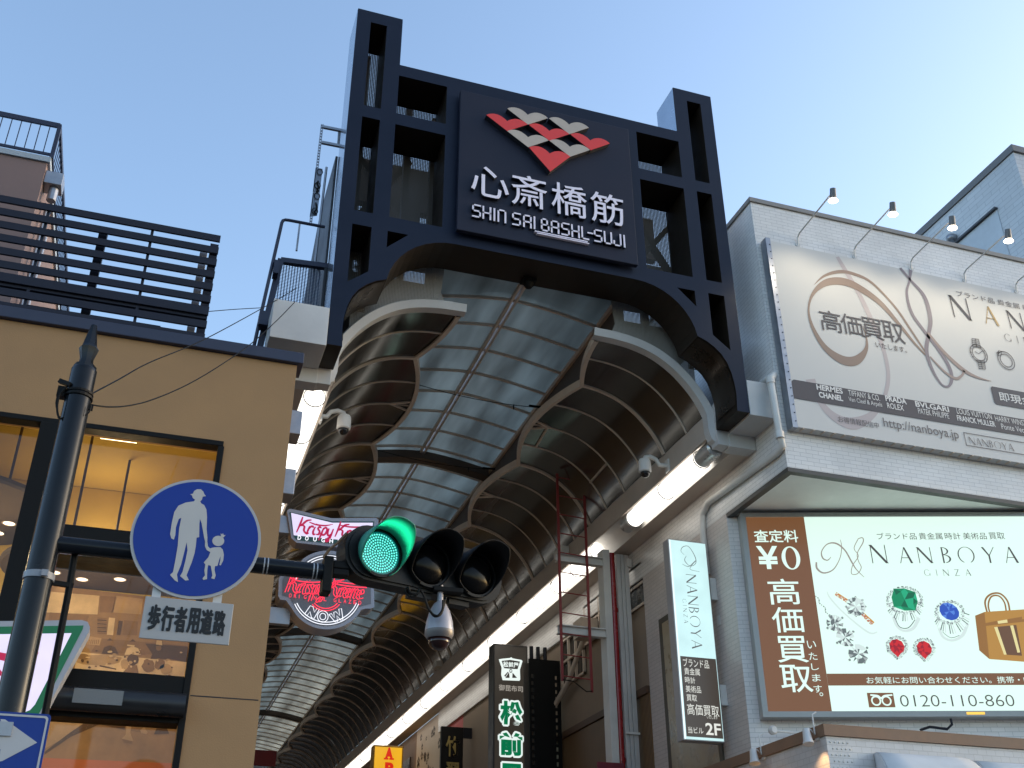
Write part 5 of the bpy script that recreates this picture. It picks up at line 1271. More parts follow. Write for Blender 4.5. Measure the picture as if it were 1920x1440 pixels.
# ------------------------------------------------------------------ right side of the lane behind the tiled wall
WX = 9.5
ln = thing('lane_building', (WX, 25, 0), 'cream rendered lane building with bamboo screens under the canopy', 'building')
MB().box(WX, 10.5, 19.63, 33.2, 0, 9.78).build('wall', M['beige_wall'], ln)
mb = MB(); mb.box(WX - .03, WX - .002, 19.65, 22.9, 8.55, 9.42); mb.build('window', mat('lane_window', (.05, .045, .04), .2, 0, .2), ln)
mb = MB()
for z in (8.53, 8.98, 9.40): mb.box(WX - .06, WX - .031, 19.65, 22.95, z, z + .05)
for y in (20.4, 21.2, 22.0, 22.85): mb.box(WX - .062, WX - .032, y, y + .06, 8.55, 9.42)
mb.build('window_bars', M['tan'], ln)
MB().box(WX - .12, WX - .002, 19.65, 25.3, 6.72, 6.86).build('beam', mat('timber_dark', (.09, .05, .03), .6, 0, .3, 3, 0, .5, (1, .2, 1)), ln)
bm = tile('bamboo_screen', (.23, .135, .06), (.06, .03, .015), .06, 20, (0, 1, 0), .5, .012, .8)
MB().box(WX - .07, WX - .002, 19.65, 25.2, 2.5, 6.715).build('bamboo_screen', bm, ln)
mb = MB(); mb.box(WX - .02, WX - .003, 23.0, 24.4, 7.95, 8.98); mb.build('window', mat('lane_window2', (.04, .035, .03), .2), ln)
mb = MB()
for y in (22.97, 23.45, 23.9, 24.38): mb.box(WX - .09, WX - .03, y, y + .05, 7.9, 9.0)
for z in (7.9, 8.45, 8.96): mb.box(WX - .092, WX - .032, 22.97, 24.43, z, z + .05)
mb.build('window_bars', M['tan'], ln)
mb = MB(); mb.tube([(WX - .25, 24.4, 7.5), (WX - .25, 23.6, 7.8), (WX - .2, 22.6, 8.6), (WX - .2, 22.2, 8.65)], .06, 8); mb.box(WX - .5, WX - .1, 22.0, 22.5, 8.5, 8.9); mb.tube([(WX - .1, 21.6, 9.2), (WX - .12, 21.3, 8.8), (WX - .1, 21.2, 8.0)], .02, 6)
tag(mb.build('wall_pipe', M['tan'], None, smooth='auto'), 'tan wall pipe and box beside the barred window behind the ladder', 'pipe')
# steel post with red riser pipe
PYp = 20.05
po = thing('steel_post', (9.05, PYp, 0), 'pale steel post with cable trunking behind the red riser pipe', 'post')
mb = MB(); mb.box(8.745, 8.905, PYp, PYp + .3, 0, 9.78); mb.build('column', M['whitepaint'], po, bevel=.006)
for x0, x1 in ((9.07, 9.155), (9.165, 9.24), (9.25, 9.35)):
    MB().box(x0, x1, PYp + .02, PYp + .22, 0, 9.72).build('trunking', M['greywhite'], po, bevel=.012)
mb = MB(); mb.box(9.30, 9.40, PYp - .02, PYp + .2, 9.45, 9.62); mb.box(9.06, 9.36, PYp - .03, PYp + .02, 5.98, 6.02); mb.build('saddle', M['whitepaint'], po)
redm = mat('red_pipe', (.30, .012, .014), .25, 0, .15, 2)
mb = MB(); mb.tube([(8.985, PYp + .1, 0), (8.985, PYp + .1, 9.74)], .072, 14)
for z in (8.5, 5.5): mb.tube([(8.985, PYp + .1, z - .04), (8.985, PYp + .1, z + .04)], .088, 14)
tag(mb.build('riser_pipe', redm, None, smooth='auto'), 'glossy red fire riser pipe running up the pale steel post', 'pipe')
# support arms and ladder
for z, lab in ((9.57, 'upper pale steel arm holding the red ladder'), (8.04, 'lower pale steel arm holding the red ladder')):
    mb = MB(); mb.box(7.70, 8.742, PYp - .03, PYp + .12, z - .01, z + .01); mb.box(7.70, 8.742, PYp + .03, PYp + .05, z - .15, z - .011); mb.box(7.70, 8.742, PYp - .03, PYp + .12, z - .171, z - .151)
    tag(mb.build('support_arm', M['whitepaint'], None), lab, 'bracket', 'pale arms between post and ladder')
ld = thing('ladder', (8.05, PYp, 6.7), 'red steel ladder hanging in front of the right tube lights', 'ladder')
lm = mat('ladder_red', (.22, .02, .02), .5, 0, .2, 3)
for x, z0, z1 in ((7.73, 6.90, 11.36), (8.35, 6.72, 11.36)): MB().bar((x, PYp - .07, z0), (x, PYp - .07, z1), .05, .035, (0, 1, 0)).build('stile', lm, ld)
for i in range(11):
    z = 6.98 + i * .428; MB().tube([(7.755, PYp - .07, z + .02), (8.325, PYp - .07, z - .01)], .013, 8).build('rung', lm, ld)
mb = MB(); mb.tube([(7.73, PYp - .09, 6.92), (7.95, PYp - .1, 6.9), (8.1, PYp - .1, 6.80), (8.22, PYp - .1, 6.72), (8.35, PYp - .09, 6.74)], .011, 6); mb.build('chain', M['black'], ld)
mb = MB(); a = atY(1120, 1428, 19.9); mb.box(a.x, a.x + .55, 19.9, 19.94, a.z - .5, a.z); tag(mb.build('notice_board', mat('notice_maroon', (.17, .02, .035), .5), None), 'small maroon notice board at the foot of the steel post', 'notice')

# kelp shop sign, dark case with green glowing characters
PMt = YP(26.3); zm = (880, 1180); km = .18055
def uM(x, y): return PMt.uv(*Q(zm, km, [(x, y)])[0])
ks = thing('shop_sign', (8.75, 26.3, 5), 'tall dark lit sign with white edged green characters and a white crest', 'illuminated sign')
a = uM(252, 160); b_ = uM(605, 175); MU0, MU1, MV1 = a[0], b_[0], b_[1]
MB().pbox(PMt, MU0, MU1, 4.8, MV1, -.42, -.003).build('case', mat('case_brown_black', (.035, .032, .032), .4, .1), ks, bevel=.012)
MB().pbox(PMt, MU0 + .04, MU1 - .04, 4.84, MV1 - .05, -.002, 0).build('face', emit('kelp_face', (.034, .028, .022), 1.0), ks)
kg, kw, kd = emit('kelp_green', (.0, .16, .06), 1), emit('kelp_white', (.82, .92, .88), 1), emit('kelp_grey', (.35, .32, .28), 1)
for ch, y0, y1 in (('松', 985, 755), ('前', 1305, 1080), ('屋', 1630, 1400)):
    mb = MB(); p = uM(318 - (0 if ch == '松' else 5), y0); q = uM(550, y1)
    mb.m = 0
    for dx in (-.045, -.02, 0, .02, .045):
        for dz_ in (-.045, -.02, 0, .02, .045):
            if dx * dx + dz_ * dz_ < .0034: text(mb, PMt, ch, p[0] + dx, p[1] + dz_, q[0] + dx, q[1] + dz_, .004 + (dx + 3 * dz_) * .004, None, .05)
    mb.m = 1; text(mb, PMt, ch, p[0], p[1], q[0], q[1], .012, None, .05)
    mb.build('character', [kw, kg], ks)
mb = MB(); c = lambda *p: [uM(*q) for q in p]
mb.m = 0; mb.prism(PMt, c((305, 312), (345, 305), (420, 298), (435, 290), (450, 302), (540, 318), (552, 330), (525, 420), (528, 520), (520, 535), (345, 528), (330, 470), (335, 400)), .004, .004)
mb.m = 1; mb.prism(PMt, c((335, 328), (425, 318), (525, 335), (500, 415), (360, 405)), .007, .007); mb.prism(PMt, c((372, 505), (412, 445), (418, 505)), .007, .007); mb.prism(PMt, c((445, 505), (448, 450), (495, 505)), .007, .007); mb.prism(PMt, c((362, 480), (400, 440), (405, 448), (372, 495)), .007, .007)
u_, v_ = uM(430, 432); mb.disc(PMt, u_, v_, .04, .05, .007, 14)
mb.m = 0; p = uM(350, 392); q = uM(510, 345); text(mb, PMt, '松前屋', p[0], p[1], q[0], q[1], .010, None, .03); u_, v_ = uM(430, 432); mb.disc(PMt, u_, v_, .022, .028, .010, 12)
mb.build('crest', [kw, emit('kelp_face2', (.03, .026, .022), 1)], ks)
mb = MB(); p = uM(305, 635); q = uM(555, 578); text(mb, PMt, '御昆布司', p[0], p[1], q[0], q[1], .006, None, .015); mb.build('small_lettering', kd, ks)
# black slotted sign frame beside it
PLt = YP(24.35); lf = thing('slotted_frame', (9.0, 24.35, 5), 'black slotted steel frame between the dark sign and the ladder', 'sign frame')
a = PLt.uv(992, 1232); b_ = PLt.uv(1050, 1242)
mb = MB(); SU0, SU1, SV1 = a[0] + .0, b_[0], .5 * (a[1] + b_[1])
hl = []
for i in range(14):
    z = SV1 - .36 - i * .165
    for x in (SU0 + .05, SU1 - .14): hl.append([(x, z - .1), (x + .065, z - .1), (x + .065, z), (x, z)])
mb.prism(PLt, [[(SU0, 4.8), (SU1, 4.8), (SU1, SV1), (SU0, SV1)]] + hl, -.06, 0); mb.build('slotted_panel', M['black'], lf)
MB().box(SU0, SU1, 24.75, 24.78, 4.8, SV1).build('back_panel', mat('slot_back', (.11, .09, .075), .6), lf)
mb = MB()
for x in (SU0 + .13, SU0 + .3, SU0 + .48): mb.tube([(x, 24.55, SV1), (x, 24.55, SV1 + .35)], .05, 8)
mb.build('hanger', M['dark'], lf)
# shops further in
sp_ = thing('red_shop_front', (WX, 34, 0), 'bright red shop wall beyond the dark lit sign', 'building')
MB().box(WX, 10.5, 33.203, 35.75, 0, 9.78).build('wall', mat('shop_red', (.48, .055, .06), .5, 0, .1, 1), sp_)
c1 = thing('crest_shop_front', (WX, 37, 0), 'pale shop wall scattered with small dark crests', 'building')
MB().box(WX, 10.5, 35.753, 39.2, 0, 9.78).build('wall', mat('crest_wall', (.56, .47, .38), .6, 0, .1, .5), c1)
PX = XP(WX); rnd = random.Random(5); mb = MB()
for i in range(46):
    y = 36.0 + rnd.random() * 3.0; z = 6.2 + rnd.random() * 3.3; r_ = .05 + .07 * rnd.random(); mb.m = rnd.choice((0, 0, 0, 0, 1, 2, 3)) if z < 8 else 0
    for a in range(5):
        mb.disc(PX, y + r_ * 1.0 * math.cos(R(90 + 72 * a)), z + r_ * math.sin(R(90 + 72 * a)), r_ * .55, r_ * .55, .006, 8)
mb.build('crests', [mat('crest_dark', (.06, .045, .04), .6), mat('crest_gold', (.50, .28, .05), .5), mat('crest_red', (.5, .08, .04), .5), mat('crest_white', (.7, .66, .6), .5)], c1)['kind'] = 'stuff'
far = thing('far_shop_row', (WX, 50, 0), 'dim brown shop fronts at the far right end of the lane', 'building')
MB().box(WX, 10.5, 39.203, 62, 0, 9.78).build('wall', mat('far_brown', (.24, .15, .10), .7, 0, .3, .6), far)
mb = MB()
for y in range(40, 61, 3): mb.box(WX - .05, WX - .002, y, y + 1.6, 5.5, 9.0)
mb.build('windows', mat('far_window', (.06, .04, .03), .3), far)
fl = thing('left_shop_row', (1.2, 50, 0), 'brown shop walls along the left side deep in the lane', 'building')
MB().box(.2, 1.22, 40.005, 62, 0, 9.78).build('wall', mat('far_brown_left', (.26, .18, .13), .7, 0, .3, .6), fl)
PT_ = YP(32.2)
ts = thing('shop_sign', (8.95, 32.2, 7), 'black hanging sign with gold bamboo characters on the red wall', 'sign')
a = PT_.uv(828, 1362); b_ = PT_.uv(869, 1364)
MB().pbox(PT_, a[0], b_[0], 6.4, b_[1], -.14, 0).build('board', mat('sign_black_lacquer', (.010, .009, .010), .35, 0, .1, 3, 0, .25), ts, bevel=.01)
gd = mat('gold_leaf', (.50, .38, .14), .35, .5)
mb = MB()
for ch, y0, y1 in (('竹', 1418, 1381), ('翠', 1466, 1430)):
    p = PT_.uv(835, y0); q = PT_.uv(862, y1); text(mb, PT_, ch, p[0], p[1], q[0], q[1], .004, .02, .02)
mb.build('gold_characters', gd, ts)
MB().box(b_[0], WX, 32.2, 32.3, 8.2, 8.5).build('bracket', M['dark'], ts)
PY_ = YP(39.6); ys_ = thing('shop_sign', (8.6, 39.6, 8), 'bright yellow lit sign with red capital letters at the bottom edge', 'illuminated sign')
a = PY_.uv(701, 1396); b_ = PY_.uv(757, 1396)
MB().pbox(PY_, a[0], b_[0], 6.5, a[1], -.5, -.003).build('case', mat('case_amber', (.42, .22, .02), .5), ys_, bevel=.02)
MB().pbox(PY_, a[0] + .05, b_[0] - .05, 6.55, a[1] - .06, -.002, 0).build('face', emit('yellow_face', (.78, .40, .012), 1.0, .3, .1, 1), ys_)
mb = MB()
for ch, y0, y1 in (('A', 1424, 1402), ('P', 1452, 1430)):
    p = PY_.uv(721, y0); q = PY_.uv(738, y1); text(mb, PY_, ch, p[0], p[1], q[0], q[1], .006, None, .06)
    if ch == 'A':
        mb.prism(PY_, [(p[0] - .03, p[1]), (p[0] + .14, p[1]), (p[0] + .14, p[1] + .06), (p[0] - .03, p[1] + .06)], .007, .007); mb.prism(PY_, [(q[0] - .14, p[1]), (q[0] + .03, p[1]), (q[0] + .03, p[1] + .06), (q[0] - .14, p[1] + .06)], .007, .007)
mb.build('red_lettering', emit('yellow_sign_red', (.62, .012, .0), 1.0), ys_)
# end of the lane
ew = thing('end_wall', (XC, 62, 0), 'dim grey end wall with a white banner closing the lane', 'wall')
MB().box(1.2, 9.6, 62, 62.3, 0, 13.2).build('wall', mat('end_grey', (.10, .10, .105), .7, 0, .3, .5), ew)
mb = MB(); mb.box(1.6, 5.2, 56, 56.2, 10.2, 11.3); tag(mb.build('white_banner', mat('banner_white', (.50, .50, .50), .6), None), 'grey white banner hanging across the far left of the canopy', 'banner')
c = atY(494, 1420, 50); mb = MB(); mb.box(c.x - .6, c.x + .55, 50, 50.1, c.z - .35, c.z + .3); tag(mb.build('hanging_board', mat('board_red', (.20, .015, .02), .5), None), 'small dark red board hanging far inside the canopy', 'sign')

# ------------------------------------------------------------------ dome cameras on the canopy edge
def dome(loc, wallx, lab):
    t = thing('dome_camera', loc, lab, 'camera', 'dome cameras on the canopy edges'); x, y, z = loc
    sg = 1 if wallx > x else -1
    mb = MB(); mb.lathe((x, y, z), (0, 0, -1), [(.0, -.0), (.095, .0), (.112, .03), (.118, .10), (.118, .24), (.10, .26)], 22); mb.build('housing', M['whitepaint'], t, smooth='auto')
    mb = MB(); mb.lathe((x, y, z - .262), (0, 0, -1), [(.088, 0), (.085, .03), (.065, .07), (.03, .092), (.0, .097)], 20); mb.build('dome', mat('dome_smoke', (.012, .01, .01), .05, 0, 0), t, smooth=True)
    mb = MB(); mb.tube([(x, y, z - .02), (x + sg * .02, y, z + .05), (x + sg * .12, y, z + .08), (x + sg * .24, y, z + .04), (x + sg * .30, y, z - .06), (wallx, y, z - .07)], .042, 10); mb.box(min(wallx, wallx - sg * .03), max(wallx, wallx - sg * .03), y - .07, y + .07, z - .19, z + .06); mb.build('arm', M['whitepaint'], t, smooth='auto')
c = atY(1208, 862, 16.5); dome((c.x, 16.5, c.z), 8.609, 'white dome camera on the right canopy edge by the short tube light')
c = atY(646, 780, 16.4); dome((c.x, 16.4, c.z), 2.082, 'white dome camera on the left canopy edge')
for px, py, X in ((826, 1252, 8.6), (1060, 1043, 8.6)):
    c = atX(px, py, X); o = MB().box(X - .2, X + .005, c.y - .25, c.y + .25, c.z - .02, c.z + .16).build('edge_box', M['whitepaint'], None, bevel=.02)
    tag(o, 'small white box under the canopy edge behind the hanging camera' if px == 826 else 'small white box on the canopy edge beside the ladder', 'box')
c = atX(610, 1255, 8.3)
# ------------------------------------------------------------------ traffic pole with signs, signal and cables
PYS = 7.3; PX0 = -.768
polem = mat('pole_navy_gloss', (.008, .010, .014), .2, 0, .2, 4, .01, .22)
tp = thing('traffic_pole', (PX0, PYS, 0), 'tall glossy dark pole with a spear finial and a side arm', 'pole')
zt = atY(150, 694, PYS).z; ztip = atY(178, 612, PYS).z; zfl = atY(167, 655, PYS).z; zn = atY(163, 674, PYS).z
MB().lathe((PX0, PYS, 0), (0, 0, 1), [(.094, 0), (.091, 2.5), (.087, zt - .02), (.087, zt), (.08, zt + .012)], 28).build('shaft', polem, tp, smooth='auto')
MB().lathe((PX0, PYS, 0), (0, 0, 1), [(.078, zt + .013), (.078, zt + .035), (.05, zt + .05), (.046, zn + .0), (.064, zfl - .015), (.068, zfl), (.050, zfl + .03), (.022, zfl + .20), (.0, ztip)], 8).build('finial', polem, tp, smooth='auto')
PA = Plane((PX0, PYS, 0), (math.cos(R(5)), math.sin(R(5)), 0))
AZ = 4.16
armv = Vector((1, 0, 0))
arm_end = Vector((PX0, PYS, AZ)) + armv * 1.86
MB().tube([(PX0, PYS, AZ), arm_end], .057, 16).build('arm', polem, tp, smooth='auto')
band_m = mat('band_grey', (.35, .36, .38), .4, .4)
for d in (1.40, 1.425, 1.74, 1.765): MB().tube([Vector((PX0, PYS, AZ)) + armv * d, Vector((PX0, PYS, AZ)) + armv * (d + .008)], .0585, 16).build('arm_band', band_m, tp)
mb = MB(); zb_ = atY(100, 1085, PYS).z; mb.lathe((PX0, PYS, zb_), (0, 0, 1), [(.0965, -.022), (.0965, .022)], 24); mb.box(PX0 + .02, PX0 + .06, PYS - .115, PYS - .09, zb_ - .02, zb_ + .02); mb.build('band_clamp', mat('clamp_plastic', (.24, .25, .28), .4), tp)
mb = MB(); x = PX0 + .19; mb.tube([(x + .03, PYS + .05, 1.0), (x, PYS + .05, 3.86), (x - .01, PYS + .05, AZ - .02)], .022, 8); mb.bar((PX0 + .08, PYS + .02, zb_ - .02), (x + .02, PYS + .05, zb_ - .02), .03); mb.build('conduit', M['black'], tp)
# clamp with cable loops
zc_ = atY(140, 740, PYS).z
mb = MB(); mb.lathe((PX0, PYS, zc_), (0, 0, 1), [(.089, -.03), (.098, -.03), (.098, -.012), (.089, -.012)], 20, True); mb.lathe((PX0, PYS, zc_), (0, 0, 1), [(.089, .0), (.096, .0), (.096, .016), (.089, .016)], 20, True); mb.box(PX0 - .14, PX0 - .09, PYS - .05, PYS + .02, zc_ - .045, zc_ + .03); mb.bar((PX0 - .14, PYS - .04, zc_ + .07), (PX0 - .06, PYS - .07, zc_ + .035), .03); mb.box(PX0 + .08, PX0 + .11, PYS - .03, PYS, zc_ - .11, zc_ - .07); mb.build('cable_clamp', M['black'], tp)
PC_ = YP(PYS - .1)
def loop(pts, r_):
    return MB().tube([atY(x, y, PYS - .06) for x, y in catmull(pts, 4)], r_, 6)
loop([(128, 722), (112, 740), (107, 765), (112, 785), (126, 778)], .008).build('cable_loop', M['black'], tp); loop([(126, 724), (106, 748), (108, 775), (112, 782)], .005).build('cable_loop', M['black'], tp); loop([(171, 760), (168, 772), (160, 779)], .005).build('cable_loop', M['black'], tp)
def wire_px(name, pts, Y0_, Y1_, r_, lab):
    n = len(pts); L_ = [0]
    for p, q in zip(pts, pts[1:]): L_.append(L_[-1] + math.hypot(q[0] - p[0], q[1] - p[1]))
    P3 = [tuple(atY(x, y, Y0_ + (Y1_ - Y0_) * l / L_[-1])) for (x, y), l in zip(pts, L_)]
    o = MB().tube(catmull(P3, 6), r_, 5).build(name, M['black'], None); tag(o, lab, 'cable', 'overhead cables from the pole')
wire_px('overhead_cable', [(167, 741), (220, 713), (280, 680), (365, 645), (430, 612), (520, 562), (556, 540)], PYS, 14.7, .0065, 'upper overhead cable from the pole to the mesh platform')
wire_px('overhead_cable', [(172, 759), (205, 763), (245, 760), (290, 748), (350, 722), (410, 687), (470, 645), (520, 600), (553, 566)], PYS, 13.9, .0065, 'lower sagging overhead cable from the pole to the white cornice block')
wire_px('overhead_cable', [(391, 584), (440, 580), (492, 577)], 13.0, 14.6, .006, 'short thin cable from the slat screen to the platform')

# ---- round blue sign
PSg = YP(PYS - .085)
rs = thing('round_sign', (.17, PYS - .085, 4.33), 'round blue sign with a white adult leading a child by the hand', 'road sign')
cxy = PSg.uv(369, 1008); RR = .427
retro = lambda n, c: mat(n, c, .4, 0, .04, 4, 0, .3)
MB().disc(PSg, cxy[0], cxy[1], RR, RR, -.002, 64, -.02).build('plate', retro('sign_pale', (.36, .36, .37)), rs)
MB().disc(PSg, cxy[0], cxy[1], RR * .955, RR * .955, .001, 64).build('blue_face', retro('sign_blue', (.003, .028, .24)), rs)
mb = MB(); zs = (0, 880); k_ = .3889
ad = [(917, 122), (930, 118), (936, 105), (950, 97), (968, 97), (980, 108), (985, 121), (993, 130), (977, 133), (974, 146), (965, 156), (970, 165), (984, 173), (995, 195), (998, 230), (996, 290), (1000, 330), (999, 352), (990, 356), (984, 330), (972, 262), (964, 240), (961, 265), (960, 328), (948, 330), (944, 370), (938, 405), (924, 450), (904, 500), (899, 512), (911, 535), (893, 537), (868, 515), (880, 495), (894, 440), (904, 392), (900, 352), (888, 400), (873, 460), (853, 508), (858, 545), (842, 536), (820, 510), (834, 496), (845, 440), (857, 370), (860, 330), (864, 285), (874, 235), (862, 240), (848, 280), (845, 318), (838, 340), (826, 334), (820, 314), (828, 260), (840, 207), (860, 176), (895, 161), (936, 155), (940, 147), (929, 139), (926, 127)]
mb.poly(PSg, Q(zs, k_, ad), .004)
mb.poly(PSg, Q(zs, k_, [(1052 + 29 * math.cos(2 * math.pi * i / 20), 346 + 25 * math.sin(2 * math.pi * i / 20)) for i in range(20)]), .004)
mb.poly(PSg, Q(zs, k_, [(1066, 326), (1063, 309), (1070, 315), (1075, 308), (1078, 318), (1088, 318), (1076, 330)]), .0045)
mb.poly(PSg, Q(zs, k_, [(988, 352), (1000, 352), (1002, 372), (1012, 382), (1032, 377), (1062, 376), (1074, 388), (1079, 412), (1076, 440), (1064, 464), (1057, 462), (1062, 438), (1063, 420), (1056, 438), (1048, 466), (1036, 468), (1034, 486), (1040, 512), (1033, 530), (1018, 526), (1024, 512), (1020, 488), (1016, 466), (1004, 462), (1000, 480), (998, 508), (998, 530), (980, 534), (976, 527), (988, 512), (985, 488), (990, 460), (982, 450), (1004, 425), (1014, 400), (996, 390), (988, 372)]), .004)
mb.build('white_figures', retro('sign_white', (.44, .43, .42)), rs)
mb = MB()
for dx in (-.2, .19):
    mb.box(cxy[0] + dx - .028, cxy[0] + dx + .028, PYS - .062, PYS - .052, cxy[1] - RR - .12, cxy[1] + .2)
mb.build('back_strap', mat('strap_white', (.5, .5, .5), .5), rs)
# ---- text plate under it
PS2 = YP(PYS - .09)
ps = thing('text_plate', (.17, PYS - .09, 3.7), 'grey white plate with six black characters under the round blue sign', 'road sign')
q4 = [PS2.uv(*p) for p in ((272, 1119), (438, 1131), (430, 1209), (261, 1197))]
u0_, u1_ = .5 * (q4[0][0] + q4[3][0]), .5 * (q4[1][0] + q4[2][0]); v1_ = .5 * (q4[0][1] + q4[1][1]); v0_ = .5 * (q4[2][1] + q4[3][1])
MB().pbox(PS2, u0_, u1_, v0_, v1_, -.012, 0).build('plate', retro('plate_white', (.33, .33, .335)), ps, bevel=.004)
mb = MB(); wch = (u1_ - u0_ - .07) / 6
for i, ch in enumerate('歩行者用道路'): btext(mb, PS2, ch, u0_ + .035 + i * wch, v0_ + .055, u0_ + .035 + (i + .96) * wch, v1_ - .05, .003, .0055)
mb.build('lettering', retro('ink_black', (.01, .01, .012)), ps)

# ---- blue arrow sign at the picture edge
PAr = YP(PYS - .12)
ar = thing('arrow_sign', (-.85, PYS - .12, 2.9), 'blue rectangular sign with a fat white arrow low on the pole', 'road sign')
zA = (0, 1140); kA = .20833
e = PAr.uv(*Q(zA, kA, [(445, 965)])[0]); e2 = PAr.uv(*Q(zA, kA, [(385, 1440)])[0])
AU1 = .5 * (e[0] + e2[0]); AV1 = e[1] + .005; AU0 = AU1 - .92; AV0 = AV1 - .385
def rrect(u0, u1, v0, v1, r_, n=5):
    out = []
    for cx, cy, a0 in ((u1 - r_, v1 - r_, 0), (u0 + r_, v1 - r_, 90), (u0 + r_, v0 + r_, 180), (u1 - r_, v0 + r_, 270)):
        out += [(cx + r_ * math.cos(R(a0 + 90 * i / n)), cy + r_ * math.sin(R(a0 + 90 * i / n))) for i in range(n + 1)]
    return out
MB().prism(PAr, rrect(AU0, AU1, AV0, AV1, .02), -.015, 0).build('plate', retro('arrow_blue', (.003, .03, .22)), ar)
mb = MB(); mb.prism(PAr, [rrect(AU0 + .012, AU1 - .012, AV0 + .012, AV1 - .012, .02), rrect(AU0 + .024, AU1 - .024, AV0 + .024, AV1 - .024, .014)], .003, .003)
ac_ = .5 * (AV0 + AV1) + .0
mb.prism(PAr, [PAr.uv(*q) for q in Q(zA, kA, [(335, 1212), (45, 1003), (5, 1000), (24, 1132), (-300, 1100), (-320, 1235), (5, 1272), (-18, 1385), (20, 1378)])], .003, .003)
mb.build('arrow', retro('arrow_white', (.40, .41, .43)), ar)
mb = MB(); mb.lathe((PX0, PYS, AV1 - .1), (0, 0, 1), [(.097, -.02), (.097, .02)], 20); mb.box(PX0 - .05, PX0 + .05, PYS - .135, PYS - .09, AV1 - .14, AV1 - .06); mb.build('bracket', M['galv'], ar)

# ---- three lamp traffic signal
TA = R(16)
su = Vector((math.cos(TA), math.sin(TA), 0)); sn = Vector((math.sin(TA), -math.cos(TA), 0))
L0 = atY(712, 1037, PYS - .05)
sgn = thing('traffic_signal', tuple(L0), 'black three lamp traffic signal on the pole arm with the green lamp lit', 'traffic signal')
PSn = Plane(L0, su); PSn.n = sn
LP = .405
body = mat('signal_black', (.007, .008, .009), .45, 0, .15, 3, .03, .2)
hood_in = mat('hood_black', (.007, .007, .008), .6, 0, .1, 3, 0, .2)
ol = rrect(-.26, LP * 2 + .26, -.205, .205, .20, 8)
mb = MB(); mb.prism(PSn, ol, -.17, -.03); mb.build('housing', body, sgn, bevel=.025)
mb = MB(); mb.prism(PSn, rrect(-.235, LP * 2 + .235, -.185, .185, .18, 8), -.03, -.015); mb.build('door_plate', body, sgn)
gl_led = emit('led_cyan', (.16, 1.0, .84), 1.3); gl_base = emit('lens_green', (.0, .13, .12), .9)
dark_lens = mat('dark_lens', (.004, .004, .0045), .18, 0, .05, 3, 0, .14)
for i in range(3):
    cu = LP * i
    mb = MB()
    if i == 0:
        mb.disc(PSn, cu, 0, .157, .157, .0, 36, -.014); ln_ = mb.build('lens', gl_base, sgn)
        led = MB()
        rr_ = 0
        for ring in range(8):
            rr_ = ring * .0196; n_ = max(1, int(round(2 * math.pi * rr_ / .0198)))
            for k in range(n_):
                a = 2 * math.pi * k / n_ + ring * .4
                c = PSn.at(cu + rr_ * math.cos(a), rr_ * math.sin(a), .0005)
                led.lathe(c, sn, [(.0070, 0), (.0062, .002)], 7)
        o = sub(led, 'led_dots', gl_led, ln_); o['kind'] = 'stuff'
    else:
        mb.lathe(PSn.at(cu, 0, -.014), sn, [(.158, 0), (.147, .02), (.115, .045), (.06, .062), (.0, .068)], 32); mb.build('lens', dark_lens, sgn, smooth=True)
    mb = MB(); mb.lathe(PSn.at(cu, 0, -.015), sn, [(.158, 0), (.180, 0), (.180, .03), (.160, .03)], 32, True); mb.build('lens_ring', body, sgn)
    # hood: open tube cut obliquely below
    mb = MB(); N = 40; rows = []
    for k in range(N + 1):
        a = R(-65 + 310 * k / N); sa = math.sin(a)
        ln = .28 * max(.06, min(1, .42 + .75 * sa))
        rr0, rr1 = .174, .174
        rows.append([PSn.at(cu + rr0 * math.cos(a), rr0 * math.sin(a), .016 + ln * t_) for t_ in (0, .5, 1)])
    mb.grid(rows)
    # the hood of the lit lamp has the green light put into its colour
    o = mb.build('hood', hood_in if i else mat('hood_green_glow', (.02, .22, .15), .6), sgn, smooth=True)
    md = o.modifiers.new('thick', 'SOLIDIFY'); md.thickness = .006
l = bpy.data.lights.new('signal_light', 'SPOT'); l.energy = 9; l.color = (.03, 1.0, .55); l.spot_size = R(150); l.spot_blend = .3; l.shadow_soft_size = .13
o = bpy.data.objects.new('signal_light', l); COL.objects.link(o); o.parent = sgn; o.location = sn * .012; o.rotation_euler = sn.to_track_quat('-Z', 'Y').to_euler()
# bracket joining arm and housing
mb = MB(); p0 = arm_end - armv * .02; p1 = PSn.at(-.25, 0, -.10)
mb.box(p0.x - .03, p0.x + .035, PYS - .075, PYS + .06, AZ - .16, AZ + .10); mb.box(p0.x + .036, p1.x + .06, PYS - .06, PYS + .03, AZ + .02, AZ + .075); mb.box(p0.x + .036, p1.x + .06, PYS - .06, PYS + .03, AZ - .03, AZ + .019)
mb.build('arm_bracket', M['black'], sgn, bevel=.008)
mb = MB(); mb.tube([p0 + Vector((-.04, -.06, .08)), p0 + Vector((.0, -.07, .15)), p0 + Vector((.05, -.06, .20)), p1 + Vector((.02, -.03, .12))], .011, 6); mb.build('bracket_strap', mat('rust_brown', (.14, .075, .035), .7), sgn)
for u_ in (.30, .62): MB().pbox(PSn, u_, u_ + .17, -.245, -.202, -.14, -.05).build('foot_lug', body, sgn)
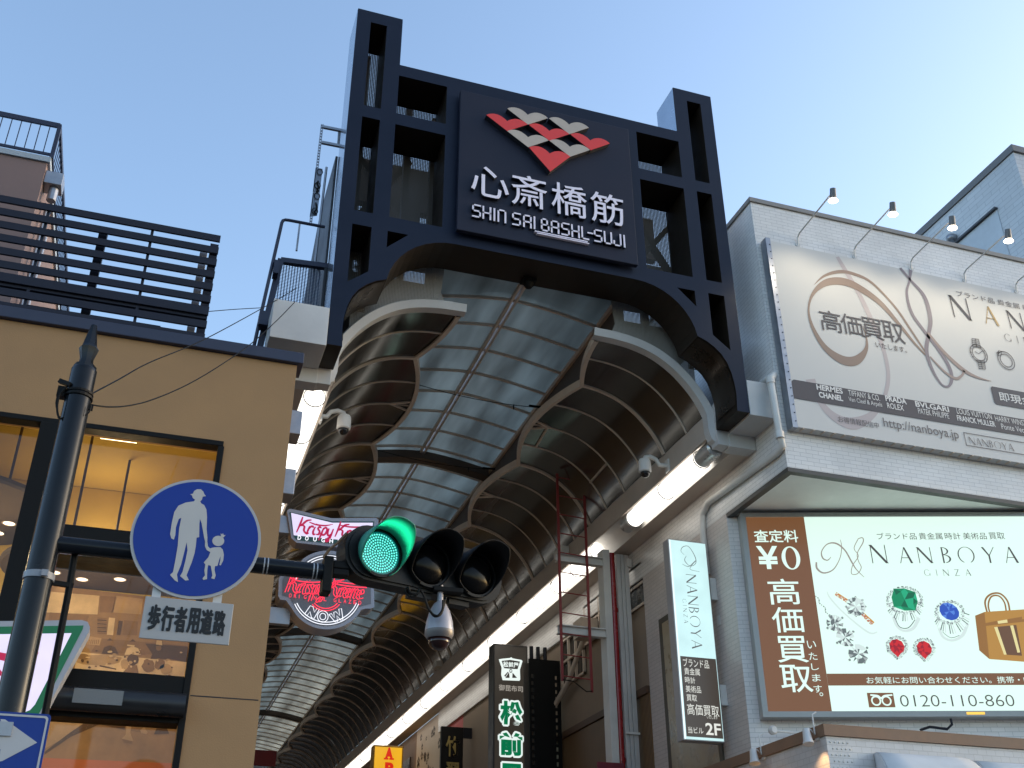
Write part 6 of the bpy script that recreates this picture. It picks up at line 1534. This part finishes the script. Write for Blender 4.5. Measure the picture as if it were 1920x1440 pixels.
# ---- hanging dome camera below the signal
hc = atY(825, 1135, PYS - .02)
hx = Vector((hc.x, PYS + .04, 0)); zt_ = atY(825, 1128, PYS).z
CYY = PYS + .10
hc = atY(825, 1135, CYY); zt_ = atY(825, 1128, CYY).z
hd_ = thing('hanging_camera', (hc.x, CYY, zt_), 'grey egg shaped dome camera hanging under the traffic signal', 'camera')
mb = MB(); mb.lathe((hc.x, CYY, zt_), (0, 0, -1), [(.02, -.12), (.022, -.0), (.045, .02), (.075, .075), (.095, .15), (.103, .21), (.103, .23), (.09, .245)], 28); mb.build('housing', mat('camera_grey', (.30, .30, .35), .35, .1, .08, 4), hd_, smooth='auto')
mb = MB(); mb.lathe((hc.x, CYY, zt_ - .231), (0, 0, -1), [(.105, -.012), (.106, .012), (.088, .045), (.082, .045)], 28); mb.build('collar', mat('camera_collar', (.13, .12, .125), .4, .2), hd_, smooth='auto')
mb = MB(); mb.lathe((hc.x, CYY, zt_ - .277), (0, 0, -1), [(.078, 0), (.075, .03), (.058, .06), (.03, .078), (.0, .083)], 24); mb.build('dome', mat('dome_dark_red', (.022, .008, .007), .04, 0, 0), hd_, smooth=True)
mb = MB(); mb.tube([(hc.x - .01, CYY, zt_ + .10), (hc.x - .01, CYY, zt_ + .24)], .02, 8); mb.box(hc.x - .06, hc.x + .16, CYY - .05, CYY + .05, zt_ + .07, zt_ + .10); mb.build('mount', M['black'], hd_)
mb = MB(); mb.tube([atY(x, y, PYS - .06) for x, y in catmull([(766, 1100), (770, 1112), (782, 1114), (788, 1105), (797, 1122), (803, 1140), (812, 1152), (822, 1154), (830, 1142), (831, 1125)], 4)], .009, 7); mb.tube([atY(x, y, PYS - .03) for x, y in catmull([(772, 1098), (790, 1108), (800, 1130), (806, 1145), (815, 1156), (828, 1150), (836, 1120)], 4)], .007, 7); mb.tube([atY(x, y, PYS - .05) for x, y in catmull([(764, 1100), (760, 1108), (766, 1117), (778, 1118), (785, 1110)], 4)], .006, 6)
mb.build('cable_loop', M['black'], hd_)
print('objects', len(bpy.data.objects))
